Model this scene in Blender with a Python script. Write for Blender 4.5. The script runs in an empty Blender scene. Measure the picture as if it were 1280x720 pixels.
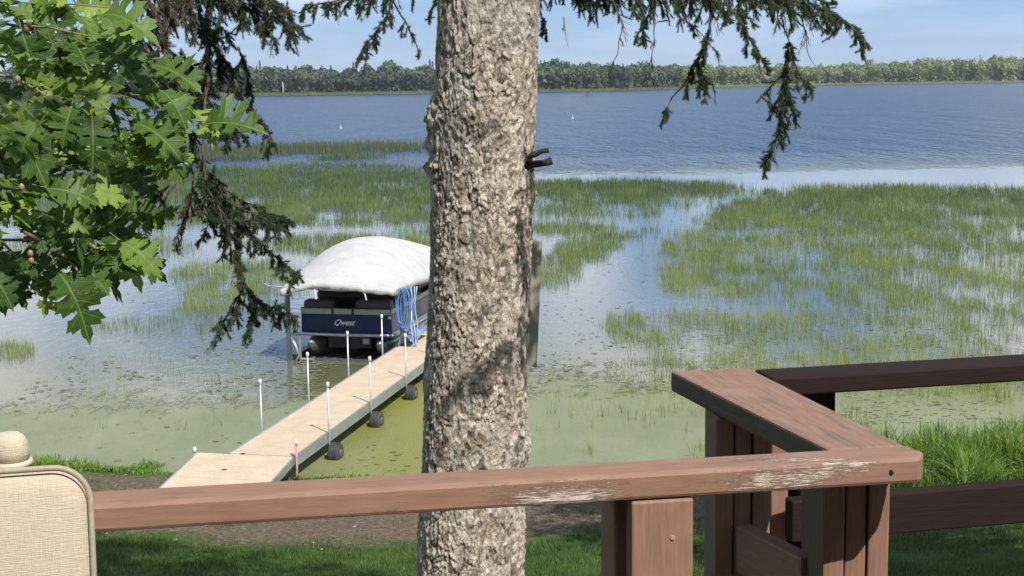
import bpy, bmesh, math, random
import numpy as np
from mathutils import Vector, Matrix
R = math.radians
rng = np.random.default_rng(7)
random.seed(7)
scene = bpy.context.scene
C = scene.collection

# ------------------------------------------------------------------ camera
F = 1800.0                      # focal length in pixels of a 1280 wide frame
CAMZ = 6.45
PITCH, ROLL = R(8.16), R(0.7)
cam_d = bpy.data.cameras.new('camera')
cam = bpy.data.objects.new('camera', cam_d); C.objects.link(cam)
cam_d.sensor_width = 36; cam_d.lens = 36 * F / 1280
cam_d.clip_start = 0.05; cam_d.clip_end = 9000
MW = Matrix.Translation((0, 0, CAMZ)) @ Matrix.Rotation(math.pi / 2 - PITCH, 4, 'X') @ Matrix.Rotation(-ROLL, 4, 'Z')
cam.matrix_world = MW
scene.camera = cam
M3 = np.array(MW.to_3x3())

# ------------------------------------------------------------------ light
SUN_EL, SUN_AZ = R(51), math.atan2(0.55, -0.835)      # azimuth from +Y towards +X
sdir = Vector((math.sin(SUN_AZ) * math.cos(SUN_EL), math.cos(SUN_AZ) * math.cos(SUN_EL), math.sin(SUN_EL)))
sun_d = bpy.data.lights.new('sun', 'SUN'); sun_d.energy = 4.9; sun_d.angle = R(0.5); sun_d.color = (1, 0.955, 0.88)
sun = bpy.data.objects.new('sun', sun_d); C.objects.link(sun)
sun.rotation_euler = sdir.to_track_quat('Z', 'Y').to_euler()
sun.location = (20, -20, 40)
w = bpy.data.worlds.new('World'); scene.world = w; w.use_nodes = True
wn = w.node_tree; wn.nodes.clear()
def N(nt, typ, **kw):
    n = nt.nodes.new(typ)
    for k, v in kw.items():
        if k in n.inputs: n.inputs[k].default_value = v
        else: setattr(n, k, v)
    return n
sky = N(wn, 'ShaderNodeTexSky', sky_type='NISHITA', sun_disc=False, sun_elevation=SUN_EL, sun_rotation=SUN_AZ,
        air_density=1.0, dust_density=0.9, ozone_density=1.6, altitude=100)
tc = N(wn, 'ShaderNodeTexCoord')
sepw = N(wn, 'ShaderNodeSeparateXYZ'); wn.links.new(tc.outputs['Generated'], sepw.inputs[0])
zc = N(wn, 'ShaderNodeMath', operation='MAXIMUM'); zc.inputs[1].default_value = 0.0
wn.links.new(sepw.outputs[2], zc.inputs[0])
za = N(wn, 'ShaderNodeMath', operation='ADD'); za.inputs[1].default_value = 0.16
wn.links.new(zc.outputs[0], za.inputs[0])
dvx = N(wn, 'ShaderNodeMath', operation='DIVIDE'); dvy = N(wn, 'ShaderNodeMath', operation='DIVIDE')
wn.links.new(sepw.outputs[0], dvx.inputs[0]); wn.links.new(za.outputs[0], dvx.inputs[1])
wn.links.new(sepw.outputs[1], dvy.inputs[0]); wn.links.new(za.outputs[0], dvy.inputs[1])
cmb = N(wn, 'ShaderNodeCombineXYZ'); wn.links.new(dvx.outputs[0], cmb.inputs[0]); wn.links.new(dvy.outputs[0], cmb.inputs[1])
cn = N(wn, 'ShaderNodeTexNoise', Scale=1.1, Detail=7.0, Roughness=0.55); wn.links.new(cmb.outputs[0], cn.inputs['Vector'])
cr = N(wn, 'ShaderNodeMapRange', interpolation_type='SMOOTHSTEP'); cr.inputs[1].default_value = 0.45; cr.inputs[2].default_value = 0.56
wn.links.new(cn.outputs[0], cr.inputs[0])
# clouds thin out towards the horizon (they are low, soft streaks there)
lo = N(wn, 'ShaderNodeMapRange', interpolation_type='SMOOTHSTEP'); lo.inputs[1].default_value = 0.035; lo.inputs[2].default_value = 0.10
lo.inputs[3].default_value = 0.06; lo.inputs[4].default_value = 1.0
wn.links.new(sepw.outputs[2], lo.inputs[0])
hi = N(wn, 'ShaderNodeMapRange', interpolation_type='SMOOTHSTEP'); hi.inputs[1].default_value = 0.24; hi.inputs[2].default_value = 0.48
hi.inputs[3].default_value = 1.0; hi.inputs[4].default_value = 0.18; wn.links.new(sepw.outputs[2], hi.inputs[0])
cf0 = N(wn, 'ShaderNodeMath', operation='MULTIPLY'); wn.links.new(cr.outputs[0], cf0.inputs[0]); wn.links.new(lo.outputs[0], cf0.inputs[1])
cf = N(wn, 'ShaderNodeMath', operation='MULTIPLY'); wn.links.new(cf0.outputs[0], cf.inputs[0]); wn.links.new(hi.outputs[0], cf.inputs[1])
cmx = N(wn, 'ShaderNodeMixRGB'); wn.links.new(cf.outputs[0], cmx.inputs[0])
hz_ = N(wn, 'ShaderNodeMapRange'); hz_.inputs[1].default_value = 0.0; hz_.inputs[2].default_value = 0.40; hz_.inputs[3].default_value = 0.92; hz_.inputs[4].default_value = 0.15
wn.links.new(sepw.outputs[2], hz_.inputs[0])
grd = N(wn, 'ShaderNodeValToRGB'); grd.color_ramp.elements[0].position = 0; grd.color_ramp.elements[0].color = (.45, .575, .78, 1)
grd.color_ramp.elements[1].position = .15; grd.color_ramp.elements[1].color = (.21, .42, .78, 1); ge_ = grd.color_ramp.elements.new(.06); ge_.color = (.285, .49, .80, 1); wn.links.new(sepw.outputs[2], grd.inputs[0])
gsc = N(wn, 'ShaderNodeVectorMath', operation='SCALE'); gsc.inputs['Scale'].default_value = 11.3; wn.links.new(grd.outputs[0], gsc.inputs[0])
smx = N(wn, 'ShaderNodeMixRGB'); wn.links.new(hz_.outputs[0], smx.inputs[0]); wn.links.new(sky.outputs[0], smx.inputs[1]); wn.links.new(gsc.outputs[0], smx.inputs[2])
wn.links.new(smx.outputs[0], cmx.inputs[1])
cmx.inputs[2].default_value = (13.5, 13.4, 13.6, 1)
bg = N(wn, 'ShaderNodeBackground'); bg.inputs[1].default_value = 0.085
out = N(wn, 'ShaderNodeOutputWorld')
wn.links.new(cmx.outputs[0], bg.inputs[0]); wn.links.new(bg.outputs[0], out.inputs[0])
scene.view_settings.view_transform = 'Standard'; scene.view_settings.look = 'None'
scene.view_settings.exposure = 0.24; scene.view_settings.gamma = 1.0
scene.render.engine = 'CYCLES'
scene.cycles.use_denoising = True
scene.cycles.max_bounces = 8; scene.cycles.transparent_max_bounces = 16
scene.cycles.volume_bounces = 0

# ------------------------------------------------------------------ helpers
def ray(px, py):
    d = M3 @ np.array([(px - 640) / F, (360 - py) / F, -1.0]); return d
def onz(px, py, z):
    d = ray(px, py); t = (z - CAMZ) / d[2]; return Vector((d[0] * t, d[1] * t, z))
def aty(px, py, y):
    d = ray(px, py); t = y / d[1]; return Vector((d[0] * t, y, CAMZ + d[2] * t))
def project(X, Y, Z):
    P = np.stack([X, Y, Z - CAMZ], -1) @ M3
    return 640 + F * P[..., 0] / -P[..., 2], 360 - F * P[..., 1] / -P[..., 2]

def hsh(i, j, s):
    n = (i.astype(np.int64) * 374761393 + j.astype(np.int64) * 668265263 + s * 982451653) & 0x7fffffff
    n = ((n ^ (n >> 13)) * 1274126177) & 0x7fffffff
    n = ((n ^ (n >> 16)) * 1911520717) & 0x7fffffff
    return (n & 0xffffff) / float(0x1000000)
def vnoise(x, y, s=0, perx=None):
    i = np.floor(x); j = np.floor(y); fx = x - i; fy = y - j
    fx = fx * fx * (3 - 2 * fx); fy = fy * fy * (3 - 2 * fy)
    i2 = i + 1
    if perx: i = np.mod(i, perx); i2 = np.mod(i2, perx)
    a = hsh(i, j, s); b = hsh(i2, j, s); c = hsh(i, j + 1, s); d = hsh(i2, j + 1, s)
    return (a * (1 - fx) + b * fx) * (1 - fy) + (c * (1 - fx) + d * fx) * fy
def fbm(x, y, s=0, o=4, perx=None):
    x = np.asarray(x, float); y = np.asarray(y, float)
    t = 0; a = 0.5; tot = 0
    for k in range(o):
        t = t + a * vnoise(x * 2 ** k, y * 2 ** k, s + k, perx * 2 ** k if perx else None); tot += a; a *= 0.5
    return t / tot

def sset(o, kind=None, label=None, cat=None, group=None):
    if kind: o['kind'] = kind
    if label: o['label'] = label
    if cat: o['category'] = cat
    if group: o['group'] = group
    return o
def link(name, me, mat=None, parent=None):
    o = bpy.data.objects.new(name, me); C.objects.link(o)
    if mat is not None and not me.materials: me.materials.append(mat)
    if parent is not None: o.parent = parent
    return o
def empty(name, label, cat, loc=(0, 0, 0), group=None):
    o = bpy.data.objects.new(name, None); C.objects.link(o); o.location = loc; o.empty_display_size = 0.2
    sset(o, None, label, cat, group); return o
def npmesh(name, V, Fc, mat, parent=None, smooth=False, attrs=None):
    """V (n,3); Fc (m,k) index array"""
    V = np.asarray(V, np.float32); Fc = np.asarray(Fc, np.int32)
    me = bpy.data.meshes.new(name); k = Fc.shape[1]; m = len(Fc)
    me.vertices.add(len(V)); me.vertices.foreach_set('co', V.ravel())
    me.loops.add(m * k); me.loops.foreach_set('vertex_index', Fc.ravel())
    me.polygons.add(m); me.polygons.foreach_set('loop_start', np.arange(m, dtype=np.int32) * k)
    me.polygons.foreach_set('loop_total', np.full(m, k, np.int32))
    me.polygons.foreach_set('use_smooth', np.full(m, smooth))
    me.update(calc_edges=True)
    for an, av in (attrs or {}).items():
        a = me.attributes.new(an, 'FLOAT', 'POINT'); a.data.foreach_set('value', np.asarray(av, np.float32))
    return link(name, me, mat, parent)

class MB:
    def __init__(s): s.v = []; s.f = []
    def add(s, V, Fs):
        b = len(s.v); s.v += [tuple(p) for p in V]; s.f += [tuple(i + b for i in f) for f in Fs]
    def box(s, x0, x1, y0, y1, z0, z1):
        s.add([(x0,y0,z0),(x1,y0,z0),(x1,y1,z0),(x0,y1,z0),(x0,y0,z1),(x1,y0,z1),(x1,y1,z1),(x0,y1,z1)],
              [(3,2,1,0),(4,5,6,7),(0,1,5,4),(1,2,6,5),(2,3,7,6),(3,0,4,7)])
    def prism(s, pts, z0, z1):
        n = len(pts)
        s.add([(p[0], p[1], z0) for p in pts] + [(p[0], p[1], z1) for p in pts],
              [tuple(range(n - 1, -1, -1)), tuple(range(n, 2 * n))] + [(i, (i + 1) % n, (i + 1) % n + n, i + n) for i in range(n)])
    def tube(s, pts, r, n=8, cap=True):
        pts = [Vector(p) for p in pts]; m = len(pts)
        rs = r if hasattr(r, '__len__') else [r] * m
        V = []; up = None
        for i, p in enumerate(pts):
            t = (pts[min(i + 1, m - 1)] - pts[max(i - 1, 0)])
            t = t.normalized() if t.length > 1e-9 else Vector((0, 0, 1))
            if up is None: up = Vector((0, 0, 1)) if abs(t.z) < .9 else Vector((1, 0, 0))
            a = (up - t * up.dot(t)).normalized(); b = t.cross(a); up = a
            for k in range(n):
                an = 2 * math.pi * k / n; V.append(p + (a * math.cos(an) + b * math.sin(an)) * rs[i])
        Fs = [(i * n + k, i * n + (k + 1) % n, (i + 1) * n + (k + 1) % n, (i + 1) * n + k) for i in range(m - 1) for k in range(n)]
        if cap: Fs += [tuple(range(n - 1, -1, -1)), tuple(range((m - 1) * n, m * n))]
        s.add(V, Fs)
    def lathe(s, prof, n=24, M=None):
        V = []
        for r_, z in prof:
            for k in range(n):
                a = 2 * math.pi * k / n; p = Vector((r_ * math.cos(a), r_ * math.sin(a), z)); V.append(M @ p if M else p)
        m = len(prof)
        Fs = [(i * n + k, i * n + (k + 1) % n, (i + 1) * n + (k + 1) % n, (i + 1) * n + k) for i in range(m - 1) for k in range(n)]
        Fs += [tuple(range(n - 1, -1, -1)), tuple(range((m - 1) * n, m * n))]
        s.add(V, Fs)
    def build(s, name, mat, parent=None, smooth=False, bevel=0, seg=2):
        me = bpy.data.meshes.new(name); me.from_pydata([tuple(p) for p in s.v], [], s.f); me.update()
        bm = bmesh.new(); bm.from_mesh(me)
        bmesh.ops.recalc_face_normals(bm, faces=bm.faces)
        bm.to_mesh(me); bm.free()
        o = link(name, me, mat, parent)
        if smooth:
            for p in me.polygons: p.use_smooth = True
        if bevel:
            b = o.modifiers.new('bevel', 'BEVEL'); b.width = bevel; b.segments = seg; b.limit_method = 'ANGLE'; b.angle_limit = R(40)
        return o

# ------------------------------------------------------------------ materials
def mat(name):
    m = bpy.data.materials.new(name); m.use_nodes = True; nt = m.node_tree
    return m, nt, nt.nodes['Principled BSDF'], nt.nodes['Material Output']
def ramp(nt, src, stops, interp='LINEAR'):
    r = nt.nodes.new('ShaderNodeValToRGB'); r.color_ramp.interpolation = interp
    e = r.color_ramp.elements
    while len(e) < len(stops): e.new(0.5)
    for i, (p, c) in enumerate(stops): e[i].position = p; e[i].color = (*c, 1) if len(c) == 3 else c
    if src is not None: nt.links.new(src, r.inputs[0])
    return r
def noise(nt, vec, scale, detail=4, rough=.5, dist=0):
    n = N(nt, 'ShaderNodeTexNoise', Scale=scale, Detail=detail, Roughness=rough, Distortion=dist)
    if vec is not None: nt.links.new(vec, n.inputs['Vector'])
    return n
def mapping(nt, scale, coord='Object', rot=(0, 0, 0)):
    t = nt.nodes.new('ShaderNodeTexCoord'); m = nt.nodes.new('ShaderNodeMapping')
    m.inputs['Scale'].default_value = scale; m.inputs['Rotation'].default_value = rot
    nt.links.new(t.outputs[coord], m.inputs['Vector']); return m.outputs[0]
def bump(nt, b, h, dist, strength=1):
    n = nt.nodes.new('ShaderNodeBump'); n.inputs['Distance'].default_value = dist; n.inputs['Strength'].default_value = strength
    nt.links.new(h, n.inputs['Height']); nt.links.new(n.outputs[0], b.inputs['Normal']); return n
def mix(nt, fac, a, b, typ='MIX'):
    m = nt.nodes.new('ShaderNodeMixRGB'); m.blend_type = typ
    for i, v in enumerate((fac, a, b)):
        if hasattr(v, 'links'): nt.links.new(v, m.inputs[i])
        elif i == 0: m.inputs[0].default_value = v
        else: m.inputs[i].default_value = (*v, 1)
    return m.outputs[0]
def math_(nt, op, a, b=None, c=None):
    m = nt.nodes.new('ShaderNodeMath'); m.operation = op
    for i, v in enumerate((a, b, c)):
        if v is None: continue
        if hasattr(v, 'links'): nt.links.new(v, m.inputs[i])
        else: m.inputs[i].default_value = v
    return m.outputs[0]
def smooth(nt, v, a, b):
    r = N(nt, 'ShaderNodeMapRange', interpolation_type='SMOOTHSTEP'); r.inputs[1].default_value = a; r.inputs[2].default_value = b
    nt.links.new(v, r.inputs[0]); return r.outputs[0]
def simple(name, col, rough=.5, metal=0, var=.15, scale=8, bumpd=0):
    m, nt, b, o = mat(name)
    v = mapping(nt, (1, 1, 1)); n = noise(nt, v, scale, 5)
    r = ramp(nt, n.outputs[0], [(.3, tuple(c * (1 - var) for c in col)), (.7, tuple(min(1, c * (1 + var)) for c in col))])
    nt.links.new(r.outputs[0], b.inputs['Base Color']); b.inputs['Roughness'].default_value = rough; b.inputs['Metallic'].default_value = metal
    if bumpd: bump(nt, b, n.outputs[0], bumpd)
    return m
def foliage_mat(name, cols, trans=.35, rough=.5, attr=None, scale=3.0):
    m, nt, b, o = mat(name)
    if attr:
        a = N(nt, 'ShaderNodeAttribute', attribute_name=attr); src = a.outputs['Fac']
    else:
        g = N(nt, 'ShaderNodeObjectInfo'); src = g.outputs['Random']
    r = ramp(nt, src, [(i / (len(cols) - 1), c) for i, c in enumerate(cols)])
    n = noise(nt, mapping(nt, (1, 1, 1)), scale, 3)
    c = mix(nt, .35, r.outputs[0], n.outputs[0], 'OVERLAY')
    nt.links.new(c, b.inputs['Base Color']); b.inputs['Roughness'].default_value = rough
    t = nt.nodes.new('ShaderNodeBsdfTranslucent'); nt.links.new(c, t.inputs[0])
    mx = nt.nodes.new('ShaderNodeMixShader'); mx.inputs[0].default_value = trans
    nt.links.new(b.outputs[0], mx.inputs[1]); nt.links.new(t.outputs[0], mx.inputs[2]); nt.links.new(mx.outputs[0], o.inputs[0])
    return m

def paint_mat(name, base, chips=0.0, wear=0.5):
    """weathered brown deck paint, local X runs along the grain"""
    m, nt, b, o = mat(name)
    v = mapping(nt, (1, 1, 1))
    vg = mapping(nt, (1.2, 14, 14)); grain = noise(nt, vg, 9, 6, .6)
    blot = noise(nt, v, 7, 5, .6)
    c0 = ramp(nt, grain.outputs[0], [(.3, tuple(x * .80 for x in base)), (.7, tuple(x * 1.12 for x in base))]).outputs[0]
    c1 = mix(nt, smooth(nt, blot.outputs[0], .5, .75), c0, (base[0] * 1.12, base[1] * 1.2, base[2] * 1.2))
    # dark mildewed / bare grey streaks along the grain
    vs = mapping(nt, (1.0, 9, 9)); st = noise(nt, vs, 5, 7, .68, .4)
    geo = nt.nodes.new('ShaderNodeNewGeometry'); sp = nt.nodes.new('ShaderNodeSeparateXYZ'); nt.links.new(geo.outputs['Normal'], sp.inputs[0])
    top = smooth(nt, sp.outputs[2], .6, .9)
    sm = math_(nt, 'MULTIPLY', smooth(nt, st.outputs[0], .60 - .1 * wear, .72), math_(nt, 'ADD', math_(nt, 'MULTIPLY', top, .75 * wear), .12 * wear))
    c2 = mix(nt, sm, c1, (.13, .105, .085))
    last = c2
    if chips:
        vc = mapping(nt, (1.0, 3.2, 3.2)); big = noise(nt, vc, 3.2, 2, .5)
        vf = mapping(nt, (3, 55, 55)); fine = noise(nt, vf, 11, 6, .8)
        tcx = nt.nodes.new('ShaderNodeTexCoord'); sx = nt.nodes.new('ShaderNodeSeparateXYZ'); nt.links.new(tcx.outputs['Object'], sx.inputs[0])
        e = math_(nt, 'ADD', math_(nt, 'MULTIPLY', big.outputs[0], .55), math_(nt, 'MULTIPLY', fine.outputs[0], .50))
        # paint peels on the weather side of the long rail only: a stretch around local x = chips
        band = math_(nt, 'ABSOLUTE', math_(nt, 'SUBTRACT', sx.outputs[0], chips))
        e = math_(nt, 'SUBTRACT', e, math_(nt, 'MULTIPLY', smooth(nt, band, .38, .62), .16))
        front = math_(nt, 'SUBTRACT', 1.0, math_(nt, 'MULTIPLY', top, .06))
        e = math_(nt, 'MULTIPLY', e, front)
        ch = smooth(nt, e, .588, .598)
        last = mix(nt, ch, c2, (.62, .53, .44))
        hb = math_(nt, 'SUBTRACT', math_(nt, 'MULTIPLY', grain.outputs[0], .5), ch)
        bump(nt, b, hb, .0012)
    else:
        bump(nt, b, grain.outputs[0], .0012)
    nt.links.new(last, b.inputs['Base Color']); b.inputs['Roughness'].default_value = .62
    return m

M = {}
M['rail'] = paint_mat('rail_paint', (.285, .160, .110), chips=2.33, wear=.7)
M['rail_plain'] = paint_mat('rail_paint_plain', (.275, .158, .112), wear=1.15)
M['post'] = paint_mat('post_paint', (.285, .158, .110), wear=.15)
M['side_shade'] = paint_mat('side_shade_paint', (.115, .088, .058), wear=1.2)  # greenish weathered paint with the shade of left-facing sides put into its colour
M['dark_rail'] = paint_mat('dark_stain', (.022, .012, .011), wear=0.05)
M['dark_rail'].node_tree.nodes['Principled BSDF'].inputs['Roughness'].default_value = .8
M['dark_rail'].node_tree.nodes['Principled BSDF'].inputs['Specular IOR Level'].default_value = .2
M['deck'] = paint_mat('deck_paint', (.13, .075, .055), wear=.6)
M['white_vinyl'] = None

# ------------------------------------------------------------------ terrain
def shore_y(x):
    x = np.asarray(x, float)
    return 23.3 + .55 * np.exp(-((x + 7.5) / 2.6) ** 2) + 0.9 * np.exp(-((x - 8.0) / 2.2) ** 2) + (fbm(x * .35 + 40, x * 0, 3) - .5) * .7
def ground_h(x, y):
    x = np.asarray(x, float); y = np.asarray(y, float)
    t = shore_y(x) - y
    up = np.interp(t, [0, .6, 4.6, 9, 16, 21, 60], [0, .08, .40, 1.15, 2.7, 3.2, 3.6])
    dn = -np.interp(-t, [0, 3, 40], [0.02, .45, 1.2])
    near = np.where(t > 0, up + (fbm(x * .9, y * .9, 11) - .5) * .07 * np.clip(t, 0, 1), dn)
    return near
def far_shore_y(x):
    """distance of the opposite shore for a world x"""
    return np.interp(x, [-1500, -450, -60, 60, 105, 165, 230, 420, 900, 2500], [780, 830, 850, 880, 960, 1150, 1270, 1330, 1500, 2100])
def far_h(x, y):
    t = y - far_shore_y(x)
    return np.interp(t, [0, 14, 60, 200, 900], [0, .7, 3, 9, 12])
xs = np.concatenate([-np.geomspace(3200, 34, 26), np.arange(-32, 32.01, .32), np.geomspace(34, 3200, 26)])
ys_ = np.concatenate([-np.geomspace(900, 12, 10), np.arange(-10, 13, .8), np.arange(13, 28, .2), np.geomspace(28.5, 700, 22), np.arange(740, 1600, 14), np.geomspace(1650, 3000, 5)])
GX, GY = np.meshgrid(xs, ys_)
GZ = np.where(GY > 500, np.where(GY > far_shore_y(GX), far_h(GX, GY), -1.2), ground_h(GX, GY))
nx, ny = len(xs), len(ys_)
idx = np.arange(nx * ny).reshape(ny, nx)
Fq = np.stack([idx[:-1, :-1], idx[:-1, 1:], idx[1:, 1:], idx[1:, :-1]], -1).reshape(-1, 4)
bare = np.clip(1 - np.abs(shore_y(GX) - GY - 2.75 - (fbm(GX * .45, GY * .45, 5) - .5) * 2.4) / 2.6, 0, 1)
gm, nt, b, o_ = mat('ground')
a = N(nt, 'ShaderNodeAttribute', attribute_name='bare')
v = mapping(nt, (1, 1, 1))
n1 = noise(nt, v, 1.3, 6, .6); n2 = noise(nt, v, 14, 6, .65); n3 = noise(nt, v, 60, 3, .6)
grass = ramp(nt, n1.outputs[0], [(.3, (.030, .065, .014)), (.7, (.085, .15, .03))]).outputs[0]
dirt = ramp(nt, n2.outputs[0], [(.25, (.075, .053, .034)), (.5, (.150, .115, .078)), (.75, (.27, .215, .155))]).outputs[0]
e = math_(nt, 'ADD', a.outputs['Fac'], math_(nt, 'MULTIPLY', math_(nt, 'SUBTRACT', n2.outputs[0], .5), .9))
nt.links.new(mix(nt, smooth(nt, e, .12, .42), grass, dirt), b.inputs['Base Color'])
b.inputs['Roughness'].default_value = .95; b.inputs['Specular IOR Level'].default_value = .15
bump(nt, b, math_(nt, 'ADD', n2.outputs[0], math_(nt, 'MULTIPLY', n3.outputs[0], .4)), .05)
g = npmesh('ground', np.stack([GX, GY, GZ], -1).reshape(-1, 3), Fq, gm, smooth=True, attrs={'bare': bare.ravel()})
sset(g, 'structure')

# ------------------------------------------------------------------ water
wm, nt, b, o_ = mat('lake_water')
geo = nt.nodes.new('ShaderNodeNewGeometry'); sp = nt.nodes.new('ShaderNodeSeparateXYZ'); nt.links.new(geo.outputs['Position'], sp.inputs[0])
Y = sp.outputs[1]
vw = nt.nodes.new('ShaderNodeMapping'); nt.links.new(geo.outputs['Position'], vw.inputs['Vector']); vw.inputs['Scale'].default_value = (1, .55, 1)
vl = nt.nodes.new('ShaderNodeMapping'); nt.links.new(geo.outputs['Position'], vl.inputs['Vector']); vl.inputs['Scale'].default_value = (.012, .035, 1)
streak = noise(nt, vl.outputs[0], 1.0, 6, .6)
Yn = math_(nt, 'ADD', Y, math_(nt, 'MULTIPLY', math_(nt, 'SUBTRACT', streak.outputs[0], .5), 46))
windy = smooth(nt, Yn, 98, 130)
wcol = mix(nt, windy, mix(nt, smooth(nt, Y, 29, 42), (.120, .125, .060), (.085, .110, .125)), (.004, .078, .225))
nt.links.new(wcol, b.inputs['Base Color'])
nt.links.new(math_(nt, 'ADD', math_(nt, 'MULTIPLY', windy, .22), .045), b.inputs['Roughness'])
b.inputs['IOR'].default_value = 1.333
rip = noise(nt, vw.outputs[0], 2.6, 5, .6)
wav = noise(nt, vw.outputs[0], .9, 6, .70, .3)
v2_ = nt.nodes.new('ShaderNodeMapping'); nt.links.new(geo.outputs['Position'], v2_.inputs['Vector']); v2_.inputs['Scale'].default_value = (.55, .11, 1)
v3_ = nt.nodes.new('ShaderNodeMapping'); nt.links.new(geo.outputs['Position'], v3_.inputs['Vector']); v3_.inputs['Scale'].default_value = (.10, .020, 1)
w2_ = noise(nt, v2_.outputs[0], 2.0, 3, .7, .2); w3_ = noise(nt, v3_.outputs[0], 2.0, 5, .75, .2)
ws_ = math_(nt, 'ADD', math_(nt, 'MULTIPLY', wav.outputs[0], .5), math_(nt, 'ADD', math_(nt, 'MULTIPLY', w2_.outputs[0], 1.9), math_(nt, 'MULTIPLY', w3_.outputs[0], 6.0)))
hgt = math_(nt, 'ADD', math_(nt, 'MULTIPLY', rip.outputs[0], .010), math_(nt, 'MULTIPLY', math_(nt, 'MULTIPLY', math_(nt, 'SUBTRACT', ws_, 4.2), 2.5), windy))
bump(nt, b, hgt, 1.0)
S = 7000
wo = MB(); ywl = np.concatenate([[18, 22, 26, 32, 45, 70, 120, 250, 600, 1200, 6000]])
me_v = []
xw = [-3200, -800, -200, -60, -20, 0, 20, 60, 200, 800, 3200]
GXw, GYw = np.meshgrid(xw, ywl); ii = np.arange(GXw.size).reshape(GXw.shape)
wobj = npmesh('lake_water', np.stack([GXw, GYw, GXw * 0], -1).reshape(-1, 3), np.stack([ii[:-1, :-1], ii[:-1, 1:], ii[1:, 1:], ii[1:, :-1]], -1).reshape(-1, 4), wm)
sset(wobj, 'structure')

# duckweed film: a thin floating sheet along the shore
xd = np.arange(-26, 26.01, .2); yd = np.arange(23.0, 40, .2)
DX, DY = np.meshgrid(xd, yd)
lim = np.interp(DX, [-26, -7, -4.6, -3, 0, 2.5, 26], [29.4, 29.2, 29.0, 31.6, 31.2, 31.6, 31.0])
cover = (lim - DY) / 3.0 + (fbm(DX * .35, DY * .55, 21, 5) - .5) * 1.5
# open pocket of dark water under the boat lift
cover -= 1.0 * np.exp(-((DX + 3.6) / 1.3) ** 2 - ((DY - 33) / 2.2) ** 2)
tint = np.clip(1 - np.abs((DX + 1.6)) / 2.6, 0, 1) * .9 + (fbm(DX * .5, DY * .5, 33) - .5) * .4
dwm, nt, b, o_ = mat('duckweed')
a = N(nt, 'ShaderNodeAttribute', attribute_name='cover'); at = N(nt, 'ShaderNodeAttribute', attribute_name='tint')
geo = nt.nodes.new('ShaderNodeNewGeometry'); mp = nt.nodes.new('ShaderNodeMapping'); mp.inputs['Scale'].default_value = (1, .45, 1)
nt.links.new(geo.outputs['Position'], mp.inputs['Vector'])
f1 = noise(nt, mp.outputs[0], 3.0, 6, .68, .5); f2 = noise(nt, mp.outputs[0], 26, 5, .7); f3 = noise(nt, mp.outputs[0], .8, 5, .6)
e = math_(nt, 'ADD', a.outputs['Fac'], math_(nt, 'MULTIPLY', math_(nt, 'SUBTRACT', f1.outputs[0], .5), 2.7))
al = smooth(nt, math_(nt, 'ADD', e, math_(nt, 'MULTIPLY', math_(nt, 'SUBTRACT', f2.outputs[0], .5), 1.5)), .02, .4)
c = ramp(nt, f3.outputs[0], [(.3, (.165, .190, .072)), (.55, (.205, .225, .100)), (.75, (.25, .265, .13))]).outputs[0]
c = mix(nt, smooth(nt, at.outputs['Fac'], .1, .8), c, (.21, .215, .030))
c = mix(nt, smooth(nt, f2.outputs[0], .58, .75), c, (.10, .12, .045)); f4 = noise(nt, mp.outputs[0], 1.9, 6, .75, 1.2); c = mix(nt, math_(nt, 'MULTIPLY', smooth(nt, f4.outputs[0], .54, .66), .45), c, (.12, .14, .055))
nt.links.new(c, b.inputs['Base Color']); b.inputs['Roughness'].default_value = .34; b.inputs['Specular IOR Level'].default_value = .5
bump(nt, b, f2.outputs[0], .012)
tr = nt.nodes.new('ShaderNodeBsdfTransparent'); mx = nt.nodes.new('ShaderNodeMixShader')
nt.links.new(al, mx.inputs[0]); nt.links.new(tr.outputs[0], mx.inputs[1]); nt.links.new(b.outputs[0], mx.inputs[2]); nt.links.new(mx.outputs[0], o_.inputs[0])
jj = np.arange(DX.size).reshape(DX.shape)
Fd = np.stack([jj[:-1, :-1], jj[:-1, 1:], jj[1:, 1:], jj[1:, :-1]], -1).reshape(-1, 4)
cv = cover.ravel()
keep = (cv[Fd].max(1) > -1.3) & (DY.ravel()[Fd].max(1) > shore_y(DX.ravel()[Fd[:, 0]]) - .35)
dw = npmesh('duckweed', np.stack([DX, DY, DX * 0 + .006], -1).reshape(-1, 3), Fd[keep], dwm, attrs={'cover': cv, 'tint': tint.ravel()})
sset(dw, 'stuff', 'green duckweed film floating along the shore around the dock', 'duckweed')

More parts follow.
